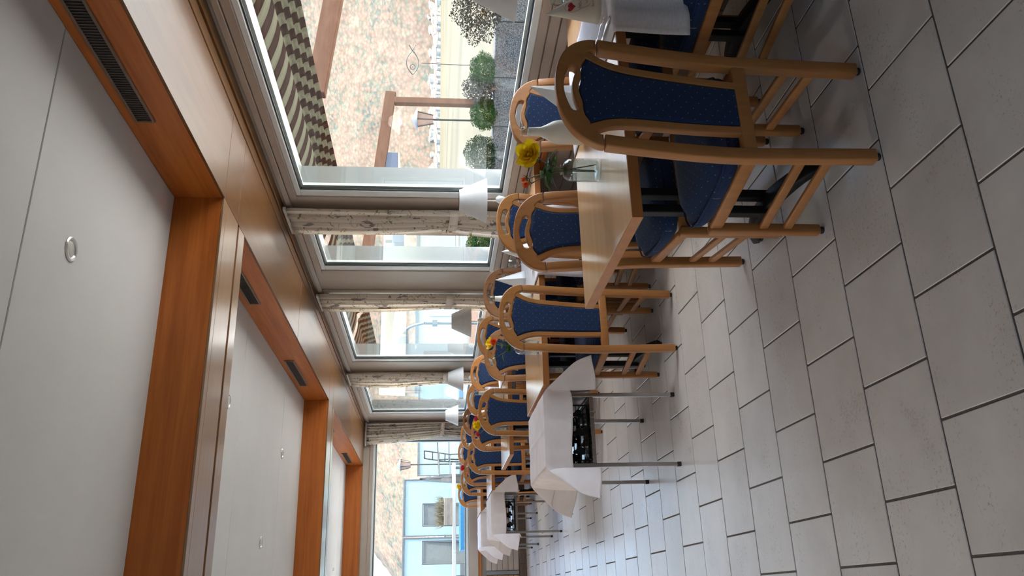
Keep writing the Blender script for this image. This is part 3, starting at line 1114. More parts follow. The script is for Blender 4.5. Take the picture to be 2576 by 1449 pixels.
# ------------------------------------------------------------------ table linen, napkins, cutlery, glass
def runner(r, x0, x1, hang_n, hang_f, label):
    c = ROWC[r]
    y0, y1 = c - TDEP / 2 - 0.006, c + TDEP / 2 + 0.006
    tot = hang_n + (y1 - y0) + hang_f
    rnd = random.Random(r + 5)
    ph = rnd.uniform(0, 6)

    def fn(u, v):
        s = v * tot
        x = x0 + (x1 - x0) * u
        wig = 0.003 * sin(u * 9 + ph) + 0.0015 * sin(u * 23 + 2 * ph)
        if s < hang_n:
            d = hang_n - s
            fl = min(1, d / 0.03)
            return (x + (u - 0.5) * 0.05 * d / hang_n, y0 - 0.004 * fl - abs(wig) * 2 * fl - 0.02 * (d / hang_n) ** 2, ZT + 0.0025 - d + 0.004 * (1 - fl) + (0.010 * sin(u * 5 + ph) * (d / hang_n)))
        if s > hang_n + (y1 - y0):
            d = s - hang_n - (y1 - y0)
            fl = min(1, d / 0.03)
            return (x, y1 + 0.004 * fl + abs(wig) * 2 * fl, ZT + 0.0025 - d)
        return (x, y0 + s - hang_n, ZT + 0.0030 + abs(wig) * 0.45 + 0.0008 * sin(s * 40 + ph))
    mb = MB().grid(fn, 24, 90)
    o = obj('table_runner', mb, 'linen', None, smooth=70, recalc=False)
    md = o.modifiers.new('thickness', 'SOLIDIFY')
    md.thickness = 0.0012
    md.offset = 0
    return tag(o, label, 'table runner', 'pale linen table runners')


RUN = [(1.815, 2.262, 0.25, 0.16), (1.80, 2.25, 0.26, 0.16), (1.83, 2.26, 0.10, 0.16), (1.80, 2.25, 0.12, 0.16), (1.80, 2.25, 0.12, 0.16)]
RLAB = ['pale blue-grey linen runner hanging over the near edge of the nearest table', 'pale linen runner on the second table, hanging behind the chairs', 'pale linen runner on the third table',
        'pale linen runner on the fourth table', 'pale linen runner on the farthest table']
for r in range(5):
    runner(r, *RUN[r], RLAB[r])


def napkin(label, loc, rz, h, w, mat='napkin_cream', print_=False, shear=0.0):
    """paper napkin folded to a pointed standing cone"""
    t = thing('folded_napkin', label, 'napkin', loc, rz, group='cone folded napkins')
    n = 20
    vs, fs = [], []
    for i in range(9):
        k = i / 8
        for j in range(n + 1):
            a = -2.2 + 4.4 * j / n
            # front crease at a=0
            rr = w / 2 * k
            cre = 1 + 0.35 * math.exp(-(a / 0.25) ** 2)
            x = rr * sin(a) * 1.0
            y = -rr * cos(a) * 0.75 * cre
            zc = h * (1 - k)
            lift = 0.10 * w * k * max(0, cos(a * 1.1)) * 0.0
            vs.append((x + shear * (1 - k), y, max(0.001, zc + lift)))
    for i in range(8):
        for j in range(n):
            a = i * (n + 1) + j
            fs.append((a, a + 1, a + n + 2, a + n + 1))
    o = obj('paper', MB().add(vs, fs), mat, t, smooth=35)
    md = o.modifiers.new('thickness', 'SOLIDIFY')
    md.thickness = 0.0015
    md.offset = 1
    if print_:
        def on(a, k, off=0.0022):
            rr = w / 2 * k + off
            cre = 1 + 0.35 * math.exp(-(a / 0.25) ** 2)
            return Vector((rr * sin(a) + shear * (1 - k), -rr * cos(a) * 0.75 * cre, h * (1 - k) + off * 0.4))
        # red heart wrapped on the cone
        poly = []
        for q in range(28):
            tt = 2 * pi * q / 28
            hx = 16 * sin(tt) ** 3 / 17
            hz = (13 * cos(tt) - 5 * cos(2 * tt) - 2 * cos(3 * tt) - cos(4 * tt)) / 17
            poly.append(on(-0.52 + hx * 0.40, 0.46 - hz * 0.085))
        ctr = on(-0.52, 0.46)
        obj('printed_heart', MB().add([ctr] + poly, [(0, k + 1, (k + 1) % 28 + 1) for k in range(28)]), 'heart_red', t)
        rnd = random.Random(4)
        ink = MB()

        def stroke(pts, wd=0.0011):
            ps = [on(a, k, 0.0030) for a, k in pts]
            ink.sweep(ps, [(wd, wd * 0.5)] * len(ps), 'rect', up=(0, -1, 0.3))
        # looping script lines and a flourish, as on the paper
        stroke(catmull([(-0.10, 0.40), (-0.24, 0.36), (-0.52, 0.345), (-0.86, 0.40), (-1.0, 0.48), (-0.9, 0.58), (-0.78, 0.66), (-0.70, 0.76), (-0.58, 0.80)], 5))
        for row, (kk, a0, a1) in enumerate(((0.62, -0.75, -0.12), (0.74, -0.55, -0.30), (0.85, -0.80, -0.02))):
            pts = []
            m = 34 if row != 1 else 12
            for q in range(m):
                f = q / (m - 1)
                a = a0 + (a1 - a0) * f
                pts.append((a + 0.030 * sin(q * 1.9), kk + 0.020 * sin(q * 1.25 + row) + 0.010 * rnd.uniform(-1, 1)))
            stroke(catmull(pts, 2), 0.0010)
        ob = obj('printed_script', ink, 'print_ink', t)
        ob['kind'] = 'stuff'
    return t


Z1 = ZT + 0.0055
napkin('cream cone napkin printed with a red heart on the nearest table', (2.095, 2.43, Z1), radians(10), 0.205, 0.17, 'napkin_cream', True, -0.070)
napkin('plain white cone napkin behind the nearest chair back, far side of the nearest table', (1.965, 2.90, Z1), radians(-8), 0.21, 0.16, 'porcelain_white', False, 0.075)
napkin('white cone napkin on the second table beside the fork', (2.02, 4.60, Z1), radians(-10), 0.20, 0.13, 'porcelain_white')
napkin('white cone napkin on the far side of the second table', (2.03, 5.10, Z1), radians(-10), 0.20, 0.13, 'porcelain_white')
napkin('cream cone napkin on the third table', (1.98, 6.92, Z1), radians(-20), 0.20, 0.13, 'napkin_cream')
napkin('cream cone napkin on the fourth table', (2.0, 9.2, Z1), radians(-20), 0.20, 0.13, 'napkin_cream')


def fork(label, loc, rz):
    t = thing('fork', label, 'fork', loc, rz, group='steel cutlery')
    path = [(0, y, 0.004 + z) for y, z in ((-0.10, 0.006), (-0.06, 0.010), (-0.01, 0.006), (0.03, 0.004), (0.055, 0.008))]
    obj('handle', MB().sweep(path, [(0.017, 0.0025), (0.014, 0.0025), (0.007, 0.003), (0.008, 0.003), (0.022, 0.002)], 'rect', up=(0, 0, 1)), 'cutlery_steel', t, bevel=0.0007, segs=1, smooth=50)
    for k in range(4):
        x = -0.0085 + k * 0.00567
        obj('tine', MB().sweep([(x, 0.052, 0.0118), (x, 0.08, 0.0095), (x, 0.103, 0.0125)], [(0.0032, 0.002), (0.0030, 0.002), (0.0016, 0.0015)], 'rect', up=(0, 0, 1)), 'cutlery_steel', t, smooth=50)
    return t


def knife(label, loc, rz):
    t = thing('knife', label, 'knife', loc, rz, group='steel cutlery')
    obj('handle', MB().sweep([(0, -0.115, 0.005), (0, -0.06, 0.006), (0, 0.0, 0.005)], [(0.016, 0.005), (0.015, 0.006), (0.011, 0.005)], 'rect', up=(0, 0, 1)), 'cutlery_steel', t, bevel=0.0015, segs=2, smooth=50)
    obj('blade', MB().prism([(-0.006, 0.0), (0.006, 0.0), (0.010, 0.05), (0.008, 0.09), (-0.004, 0.112), (-0.006, 0.08)], 'z', 0.004, 0.0056), 'cutlery_steel', t)
    return t


fork('steel fork crossing the runner on the nearest table, tines behind the chair back', (1.945, 2.42, Z1), radians(-6))
knife('steel knife lying beside the fork on the nearest table', (1.90, 2.375, Z1), radians(-3))
fork('steel fork on the second table next to a cone napkin', (1.93, 4.58, Z1), radians(-4))
fork('steel fork on the far side of the nearest table', (1.90, 2.95, Z1), radians(176))
knife('steel knife on the third table', (1.93, 6.83, Z1), 0.0)
fork('steel fork on the third table', (1.97, 6.80, Z1), 0.05)
knife('steel knife on the fourth table', (1.93, 9.05, Z1), 0.0)


# glass vase with roses
def rose(parent, name, c, r, mat, opened=1.0, seed=0, tilt=(0, 0)):
    """bloom made of overlapping cupped petals"""
    rnd = random.Random(seed)
    root = link(name, None, parent)
    root.location = c
    root.rotation_euler = (tilt[0], tilt[1], 0)
    spin = rnd.uniform(0, 6)
    layers = ((3, 0.22, 0.98, 0.05, 1.45), (4, 0.42, 1.00, 0.14, 1.20), (5, 0.64, 0.95, 0.32, 1.05), (6, 0.86, 0.80, 0.60, 0.95))
    for li, (n, rm, hh, curl, wd) in enumerate(layers):
        if li == 3 and opened < 0.6:
            continue
        for k in range(n):
            a0 = spin + 2 * pi * (k + 0.41 * li) / n + rnd.uniform(-0.2, 0.2)
            h = r * 1.1 * hh * rnd.uniform(0.92, 1.06)
            cu_ = curl * opened * rnd.uniform(0.7, 1.2)
            rmm = rm * (0.45 + 0.55 * opened) * rnd.uniform(0.95, 1.06)

            def fn(u, v):
                q = u * 2 - 1
                a = a0 + q * wd * sin(pi * (0.14 + 0.66 * v))
                out = max(0.0, v - 0.55)
                rr = r * rmm * (0.10 + 0.90 * sin(v * pi / 2) ** 0.8) * (1 - 0.13 * q * q) + r * cu_ * 1.5 * out ** 1.6 * (1 - 0.35 * q * q)
                z = h * v ** 0.92 - r * 1.1 * cu_ * out ** 2 - 0.22 * h * q * q * v ** 2 + 0.10 * h * (1 - abs(q)) * v ** 5 - r * 0.5
                return (rr * cos(a), rr * sin(a), z)
            obj('petal', MB().grid(fn, 8, 8), mat, root, smooth=80, recalc=False)
    # sepals
    for k in range(5):
        a = 2 * pi * k / 5
        o = obj('sepal', MB().add([(0.15 * r * cos(a - 0.5), 0.15 * r * sin(a - 0.5), -0.45 * r), (0.15 * r * cos(a + 0.5), 0.15 * r * sin(a + 0.5), -0.45 * r), (0.85 * r * cos(a), 0.85 * r * sin(a), -0.35 * r), (0, 0, -0.62 * r)], [(0, 1, 2), (0, 3, 1), (3, 0, 2), (1, 3, 2)]), 'leaf_green', root)
    return root


def leaf(mb, p, d, L, w, up):
    d = Vector(d).normalized()
    s = d.cross(Vector(up))
    if s.length < 1e-3:
        s = Vector((1, 0, 0))
    s.normalize()
    n = s.cross(d)
    p = Vector(p)
    pts = []
    for k in range(6):
        t = k / 5
        ww = w * sin(pi * (0.06 + 0.94 * t) ** 0.75) * 0.5
        c = p + d * L * t + n * (-0.25 * L * t * t)
        pts += [c - s * ww + n * 0.12 * ww, c, c + s * ww + n * 0.12 * ww]
    fs = []
    for k in range(5):
        a = 3 * k
        fs += [(a, a + 1, a + 4, a + 3), (a + 1, a + 2, a + 5, a + 4)]
    mb.add(pts, fs)


def vase_of_roses(label, loc, blooms, seed, detail=True, group='glass vases'):
    """wide cylinder bottle vase; the flowers in it are things of their own"""
    rnd = random.Random(seed)
    v = thing('glass_vase', label, 'vase', loc, group=group)
    prof = [(0.0, 0.0), (0.041, 0.0), (0.044, 0.004), (0.044, 0.105), (0.040, 0.122), (0.030, 0.134), (0.019, 0.139), (0.0185, 0.148),
            (0.0165, 0.148), (0.017, 0.138), (0.028, 0.131), (0.0375, 0.120), (0.0415, 0.104), (0.0415, 0.010), (0.0, 0.007)]
    obj('vessel', MB().lathe(prof, 32), 'clear_glass', v, smooth=40)
    obj('water', MB().lathe([(0.0, 0.0085), (0.040, 0.0105), (0.0405, 0.095), (0.0, 0.095)], 24), 'water', v, smooth=40)
    for name, lab, mat, dx, dy, dz, rr, op, tl in blooms:
        f = thing('rose', lab, 'rose', (loc[0], loc[1], loc[2]), group='cut roses')
        base = (rnd.uniform(-0.02, 0.02), rnd.uniform(-0.02, 0.02), 0.016)
        neck = (dx * 0.10, dy * 0.10, 0.145)
        st = catmull([base, neck, (dx * 0.55, dy * 0.55, 0.145 + (dz - 0.145) * 0.55), (dx, dy, dz - rr * 0.5)], 4)
        stem = obj('stem', MB().tube(st, 0.0022 if rr > 0.02 else 0.0016, 6), 'stem_green', f, smooth=60)
        rose(f, 'bloom', (dx, dy, dz), rr, mat, op, rnd.randint(0, 999), tl)
        n = 7 if rr > 0.02 else 5
        for k in range(n):
            t = 0.30 + 0.45 * k / n
            p = Vector(neck).lerp(Vector((dx * 0.8, dy * 0.8, dz - rr)), t)
            a = rnd.uniform(0, 2 * pi)
            mb = MB()
            leaf(mb, p, (cos(a), sin(a), rnd.uniform(-0.45, 0.45)), rnd.uniform(0.042, 0.070), rnd.uniform(0.028, 0.042), (0, 0, 1))
            obj('leaf', mb, 'leaf_green', f, smooth=80, recalc=False)
    return v


vase_of_roses('clear glass bottle vase of roses in the middle of the nearest table', (1.497, 2.642, ZT + 0.0008),
              [('rose', 'open yellow rose in the vase on the nearest table', 'rose_yellow', 0.052, -0.020, 0.268, 0.050, 1.0, (0.95, -0.25)),
               ('rose', 'lower orange rosebud in the vase on the nearest table', 'rose_orange', -0.058, 0.005, 0.275, 0.027, 0.45, (0.3, -0.8)),
               ('rose', 'peach rosebud just beside the yellow rose on the nearest table', 'rose_orange', -0.020, 0.035, 0.280, 0.022, 0.35, (0.2, -0.7))], 5)
vase_of_roses('glass vase of roses on the second table, partly behind a chair back', (1.40, 4.60, ZT + 0.0008),
              [('rose', 'yellow rose in the vase on the second table', 'rose_yellow', 0.030, 0.02, 0.280, 0.038, 0.9, (0.5, 0.1)),
               ('rose', 'orange rose in front of the yellow one on the second table', 'rose_orange', 0.020, -0.045, 0.268, 0.026, 0.8, (1.0, 0.0)),
               ('rose', 'small closed cream bud in the vase on the second table', 'napkin_cream', -0.070, -0.01, 0.265, 0.018, 0.3, (0.2, -0.9))], 9)
vase_of_roses('glass vase of yellow and red roses on the third table', (1.36, 6.72, ZT + 0.0008),
              [('rose', 'yellow rose in the vase on the third table', 'rose_yellow', 0.0, -0.03, 0.255, 0.040, 1.0, (0.8, 0.0)),
               ('rose', 'red rose above the yellow rose on the third table', 'rose_pink', 0.06, 0.0, 0.265, 0.028, 0.7, (0.4, 0.4)),
               ('rose', 'red rose on the aisle side of the yellow rose on the third table', 'rose_pink', -0.07, -0.02, 0.250, 0.026, 0.7, (0.4, -0.5))], 14)
vase_of_roses('glass vase with pink roses on the fourth table', (1.42, 9.28, ZT + 0.0008),
              [('rose', 'pink rose in the vase on the fourth table', 'rose_pink', -0.02, -0.03, 0.290, 0.036, 0.8, (0.6, 0.0)),
               ('rose', 'orange rosebud hanging beside the pink rose on the fourth table', 'rose_orange', -0.07, 0.0, 0.24, 0.026, 0.5, (0.3, -1.2))], 19)
vase_of_roses('glass vase with a yellow rose on the farthest table', (1.50, 11.46, ZT + 0.0008),
              [('rose', 'yellow rose in the vase on the farthest table', 'rose_yellow', -0.02, -0.02, 0.27, 0.042, 0.9, (0.6, 0.0))], 23)

# white frosted bottle and glasses
BP = [(0.0, 0.0), (0.046, 0.0), (0.050, 0.006), (0.050, 0.105), (0.046, 0.128), (0.030, 0.158), (0.0205, 0.180), (0.018, 0.215), (0.0175, 0.232)]


def bottle(label, loc, sc=1.0):
    t = thing('water_bottle', label, 'bottle', loc, group='frosted white bottles')
    obj('body', MB().lathe([(r * sc, z * sc) for r, z in BP], 28), 'frosted_bottle', t, smooth=40)
    nk = MB().lathe([(0.0176 * sc, 0.232 * sc), (0.0185 * sc, 0.236 * sc), (0.0178 * sc, 0.240 * sc), (0.0195 * sc, 0.243 * sc), (0.0195 * sc, 0.250 * sc), (0.0178 * sc, 0.253 * sc), (0.0178 * sc, 0.262 * sc), (0.014 * sc, 0.262 * sc), (0.014 * sc, 0.234 * sc)], 24)
    obj('neck_ring', nk, 'clear_glass', t, smooth=40)
    return t


bottle('frosted white bottle on the nearest table, neck before a navy chair back', (1.792, 2.852, ZT + 0.004))
bottle('frosted white bottle on the second table seen through the chair back slot', (1.79, 4.82, ZT + 0.004))
bottle('frosted white bottle on the third table behind a chair back', (1.72, 7.05, ZT + 0.004), 0.95)
bottle('frosted white bottle on the fourth table behind a chair back', (1.66, 9.25, ZT + 0.004), 0.95)


def wine_glass(label, loc, sc=1.0):
    t = thing('wine_glass', label, 'glass', loc, group='stemmed glasses')
    obj('foot', MB().lathe([(0.0, 0.0), (0.033 * sc, 0.0), (0.033 * sc, 0.002), (0.006 * sc, 0.006 * sc), (0.004 * sc, 0.012 * sc), (0.004 * sc, 0.07 * sc)], 20), 'clear_glass', t, smooth=40)
    obj('bowl', MB().lathe([(0.004 * sc, 0.07 * sc), (0.020 * sc, 0.080 * sc), (0.034 * sc, 0.105 * sc), (0.036 * sc, 0.13 * sc), (0.030 * sc, 0.165 * sc), (0.0288 * sc, 0.165 * sc), (0.034 * sc, 0.13 * sc), (0.032 * sc, 0.107 * sc), (0.0, 0.082 * sc)], 20), 'clear_glass', t, smooth=40)
    return t


wine_glass('stemmed glass lying in line with the shaker set on the nearest table', (2.18, 2.50, Z1))
wine_glass('stemmed glass on the second table near the window', (2.02, 4.78, Z1), 0.85)
wine_glass('stemmed glass on the third table near the window', (1.98, 7.12, Z1), 0.85)
wine_glass('stemmed glass on the third table next to a knife', (1.88, 6.95, Z1), 0.85)


# condiment caddy with shakers on each table near the window
def caddy(label, loc):
    t = thing('shaker_set', label, 'shaker set', loc, group='glass shaker sets')
    obj('tray', MB().box(-0.05, 0.05, -0.028, 0.028, 0.0, 0.012), 'clear_glass', t, bevel=0.004, segs=2, smooth=50)
    for s in (-1, 1):
        j = obj('shaker', MB().lathe([(0.017, 0.0125), (0.019, 0.016), (0.018, 0.055), (0.014, 0.070), (0.012, 0.072)], 8, (s * 0.025, 0, 0)), 'clear_glass', t)
        obj('cap', MB().lathe([(0.0125, 0.0722), (0.0135, 0.075), (0.012, 0.084), (0.0, 0.088)], 12, (s * 0.025, 0, 0)), 'cutlery_steel', j, smooth=40)
        obj('seasoning', MB().lathe([(0.0, 0.018), (0.0155, 0.018), (0.0155, 0.042), (0.0, 0.044)], 8, (s * 0.025, 0, 0)), 'porcelain_white' if s < 0 else 'bark', j)
    obj('handle', MB().tube(catmull([(-0.0, 0.0, 0.012), (0.0, 0.0, 0.10), (0.0, -0.012, 0.112), (0.0, 0.0, 0.124), (0.0, 0.012, 0.112), (0.0, 0.0, 0.100)], 4), 0.0022, 6), 'cutlery_steel', t, smooth=60)
    return t


caddy('glass salt and pepper set by the window on the nearest table', (2.36, 2.69, ZT + 0.001))
caddy('glass salt and pepper set on the second table under the lamp', (2.33, 4.68, ZT + 0.001))
caddy('glass salt and pepper set on the third table', (1.70, 7.22, ZT + 0.001))


def candle(label, loc):
    t = thing('tealight', label, 'candle', loc, group='tealights in glass')
    obj('holder', MB().lathe([(0.0, 0.0), (0.028, 0.0), (0.032, 0.005), (0.035, 0.055), (0.033, 0.055), (0.030, 0.008), (0.0, 0.006)], 20), 'candle_glass', t, smooth=40)
    obj('wax', MB().lathe([(0.0, 0.0085), (0.018, 0.0085), (0.018, 0.024), (0.0, 0.024)], 16), 'porcelain_white', t, smooth=40)
    return t


candle('small white tealight holder on the third table', (1.52, 6.98, ZT + 0.001))
candle('small white tealight holder on the fourth table', (1.60, 9.05, ZT + 0.001))


# ------------------------------------------------------------------ table lamps with white cone shades
def lamp(label, loc, tilt=0.0):
    t = thing('table_lamp', label, 'lamp', loc, group='white cone shade lamps')
    sh = MB().lathe([(0.0685, 0.458), (0.1475, 0.280), (0.1465, 0.280), (0.0675, 0.458)], 40)
    obj('lamp_shade', sh, 'shade_white', t, smooth=40)
    s = MB()
    for z, r in ((0.456, 0.0675), (0.2815, 0.1462)):
        s.lathe([(r, z - 0.0015), (r + 0.0014, z), (r, z + 0.0015)], 40)
    obj('rim_wire', s, 'lamp_plastic', t, smooth=40)
    obj('stem', MB().tube([(0, 0, 0.18), (0, 0, 0.42)], 0.0045, 10), 'lamp_plastic', t, smooth=60)
    cup = MB().lathe([(0.0, 0.0), (0.026, 0.002), (0.029, 0.012), (0.024, 0.045), (0.012, 0.058), (0.0, 0.06)], 20)
    m = Matrix.Translation((0, 0, 0.165)) @ Matrix.Rotation(radians(38), 4, 'X')
    cup.v = [tuple(m @ Vector(p)) for p in cup.v]
    obj('swivel_cup', cup, 'lamp_plastic', t, smooth=40)
    obj('arm', MB().sweep([(0, 0, 0.012), (0, 0, 0.10), (0, 0.012, 0.17)], [(0.014, 0.014)] * 3, 'rect'), 'lamp_plastic', t, bevel=0.003)
    obj('base', MB().lathe([(0.0, 0.0), (0.050, 0.0), (0.052, 0.004), (0.046, 0.012), (0.0, 0.014)], 28), 'lamp_plastic', t, smooth=40)
    return t


ZL = ZT + 0.0012
lamp('white cone-shaded lamp on the nearest table, only its edge in view', (2.435, 2.735, ZL))
lamp('white cone-shaded lamp by the big window post, largest in view', (2.468, 4.785, ZL))
lamp('white cone-shaded lamp on the third table before the grey street lamp outside', (2.428, 7.145, ZL))
lamp('white cone-shaded lamp on the fourth table', (2.440, 9.26, ZL))
lamp('white cone-shaded lamp on the farthest table in the corner', (2.455, 11.36, ZL))


# ------------------------------------------------------------------ serving trolleys with linen and plate warmers
def trolley(label, lab_cloth, lab_w, x0, y0, seed, full=True):
    W, D, H = 0.415, 0.745, 0.752
    t = thing('serving_trolley', label, 'trolley', (x0, y0, 0), group='steel serving trolleys')
    for i, sx in enumerate((0, 1)):
        for j, sy in enumerate((0, 1)):
            lx, ly = 0.012 + sx * (W - 0.024), 0.012 + sy * (D - 0.024)
            lg = obj('leg', MB().box(lx - 0.011, lx + 0.011, ly - 0.011, ly + 0.011, 0.012, H - 0.012), 'chrome', t, bevel=0.002, segs=1)
            obj('foot_cap', MB().box(lx - 0.012, lx + 0.012, ly - 0.012, ly + 0.012, 0.0, 0.024), 'black_rubber', lg, bevel=0.002, segs=1)
    obj('top_board', MB().box(0, W, 0, D, H - 0.012, H), 'chrome', t, bevel=0.003, segs=1)
    fr = MB()
    fr.box(0.023, W - 0.023, 0.002, 0.022, 0.472, 0.494)
    fr.box(0.023, W - 0.023, D - 0.022, D - 0.002, 0.472, 0.494)
    fr.box(0.002, 0.022, 0.023, D - 0.023, 0.472, 0.494)
    fr.box(W - 0.022, W - 0.002, 0.023, D - 0.023, 0.472, 0.494)
    sh = obj('shelf', MB().box(0.024, W - 0.024, 0.024, D - 0.024, 0.478, 0.490), 'chrome', t, bevel=0.002, segs=1)
    obj('shelf_frame', fr, 'chrome', sh, bevel=0.002, segs=1)
    # cloth
    rnd = random.Random(seed)
    hx, hy = 0.30, 0.155
    ph = [rnd.uniform(0, 6) for _ in range(6)]
    zt = H + 0.0025

    def fn(u, v):
        a = -hx + u * (W + 2 * hx)
        b_ = -hy + v * (D + 2 * hy)
        dx = max(0, -a, a - W)
        dy = max(0, -b_, b_ - D)
        cx = min(max(a, 0), W)
        cy = min(max(b_, 0), D)
        sx = -1 if a < 0 else 1
        sy = -1 if b_ < 0 else 1
        if dx == 0 and dy == 0:
            return (a, b_, zt + 0.0012 * sin(a * 26 + ph[0]) * sin(b_ * 19 + ph[1]) + 0.0006 + 0.0035 * (math.exp(-((b_ - 0.38) / 0.010) ** 2) + math.exp(-((a - 0.21) / 0.009) ** 2)))
        ox = 0.006 * min(1, dx / 0.02)
        oy = 0.006 * min(1, dy / 0.02)
        if dx > 0 and dy > 0:
            # the corner folds into a hanging flap
            r = sqrt(dx * dx + dy * dy)
            phi = math.atan2(dy, dx)
            al = (pi / 4) * sin(2 * phi) ** 0.85
            wx, wy = sx * 0.86, sy * 0.50
            lay = 0.012 * cos(2 * phi) * min(1, r / 0.1)
            return (cx + sx * ox + wx * r * sin(al) - sy * 0.5 * lay, cy + sy * oy + wy * r * sin(al) + sx * 0.86 * lay * (1 if sx * sy > 0 else -1), zt - r * cos(al))
        d = max(dx, dy)
        w_ = (0.010 * sin((cy if dx > 0 else cx) * 15 + ph[2]) + 0.006 * sin((cy if dx > 0 else cx) * 31 + ph[3])) * min(1, d / 0.12)
        if dx > 0:
            return (cx + sx * (ox + 0.05 * dx + abs(w_)), cy, zt - d + 0.02 * sin(cy * 7 + ph[4]) * d / hx)
        return (cx, cy + sy * (oy + abs(w_) * 0.6), zt - d + 0.008 * sin(cx * 12 + ph[5]) * d / hy)
    mb = MB().grid(fn, 90, 96)
    cl = obj('trolley_cloth', mb, 'trolley_linen', None, smooth=50, recalc=False)
    cl.location = (x0, y0, 0)
    md = cl.modifiers.new('thickness', 'SOLIDIFY')
    md.thickness = 0.0014
    md.offset = 0
    tag(cl, lab_cloth, 'tablecloth', 'pinkish white trolley cloths')
    # plate warmers
    for k, lw in enumerate(lab_w):
        wx, wy = x0 + W / 2, y0 + 0.20 + 0.34 * k
        w = thing('plate_warmer', lw, 'plate warmer', (wx, wy, 0.4905), group='black wire plate warmers')
        a, d, h = 0.155, 0.115, 0.115
        wire = MB()
        for z in (0.006, h):
            for p, q in (((-a, -d), (a, -d)), ((a, -d), (a, d)), ((a, d), (-a, d)), ((-a, d), (-a, -d))):
                wire.tube([(*p, z), (*q, z)], 0.004, 6)
        for p in ((-a, -d), (a, -d), (a, d), (-a, d)):
            wire.tube([(*p, 0.004), (*p, h)], 0.004, 6)
        fo = obj('wire_frame', wire, 'black_steel', w, smooth=60)
        for q in range(6):
            x = -a + 0.02 + q * (2 * a - 0.04) / 5
            obj('top_bar', MB().tube([(x, -d, h + 0.004), (x, d, h + 0.004)], 0.003, 6), 'black_steel', fo, smooth=60)
        # rods and scalloped uprights on the long sides
        for sy in (-1, 1):
            for z in (0.030, 0.050, 0.070, 0.090):
                obj('side_rod', MB().tube([(-a, sy * d, z), (a, sy * d, z)], 0.0022, 6), 'black_steel', fo, smooth=60)
            for cx in (-0.105, 0.0, 0.105):
                out = []
                for q in range(24):
                    an = 2 * pi * q / 24
                    rr = 0.023 * (1 + 0.28 * cos(3 * an + 0.6))
                    out.append((cx + rr * cos(an) * 0.9, 0.060 + rr * sin(an) * 1.35))
                obj('upright', MB().prism(out, 'y', sy * d - 0.0045, sy * d - 0.0025), 'black_steel', w)
        for sx in (-1, 1):
            c = obj('burner', MB().lathe([(0.0, 0.0), (0.026, 0.0), (0.028, 0.003), (0.028, 0.020), (0.025, 0.020), (0.024, 0.006), (0.0, 0.006)], 18, (sx * 0.075, 0, 0.010)), 'cutlery_steel', w, smooth=40)
        obj('mirror_plate', MB().box(-a + 0.01, a - 0.01, -d + 0.01, d - 0.01, 0.003, 0.008), 'chrome', w)
    return t


trolley('steel-legged serving trolley in the aisle beside the second table', 'pinkish white cloth draped over the nearest trolley',
        ['black wire plate warmer at the front of the nearest trolley shelf', 'black wire plate warmer at the back of the nearest trolley shelf'], 0.660, 4.415, 31)
trolley('steel-legged serving trolley in the aisle beside the fourth table', 'white cloth draped over the second trolley',
        ['black wire plate warmer on the second trolley shelf'], 0.652, 8.88, 37)
trolley('steel-legged serving trolley farthest from the camera', 'white cloth draped over the farthest trolley',
        ['black wire plate warmer on the farthest trolley shelf'], 0.650, 10.92, 41)

# ------------------------------------------------------------------ pendant lamps added out of view at left as warm fill light
for k, (px_, py_) in enumerate(((-1.75, 2.0), (-1.75, 5.0), (-1.75, 8.0), (-1.75, 11.0))):
    t = thing('fill_pendant', 'added warm fill lamp on the unseen left side of the room, ' + ('nearest', 'second', 'third', 'farthest')[k], 'lamp', (px_, py_, 0), group='added warm fill lamps')
    obj('cord', MB().tube([(0, 0, 2.10), (0, 0, ZC - 0.001)], 0.004, 6), 'black_rubber', t)
    obj('lamp_shade', MB().lathe([(0.03, 2.10), (0.06, 2.09), (0.19, 1.93), (0.187, 1.93), (0.058, 2.085), (0.0, 2.095)], 28), 'shade_white', t, smooth=40)
    ld = bpy.data.lights.new('fill_bulb', 'POINT')
    ld.energy = 5.0
    ld.color = (1.0, 0.90, 0.79)
    ld.shadow_soft_size = 0.06
    lb = link('fill_bulb', ld, t)
    lb.location = (0, 0, 1.95)

# ------------------------------------------------------------------ outside: terrace, awning, pergola
ter = MB()
ter.box(XO, 9.0, -6.0, 24.0, -0.30, -0.10)
ter.box(-9.0, XO, YFO, 24.0, -0.30, -0.10)
tag(obj('terrace', ter, 'terrace_grey'), 'grey paved terrace outside the windows', 'terrace')
struct(bpy.data.objects['terrace'])
rf = struct(obj('trim_9', MB().box(XL - 0.4, XO + 0.12, YB - 0.4, YFO + 0.12, 2.96, 3.2), 'outer_white'))


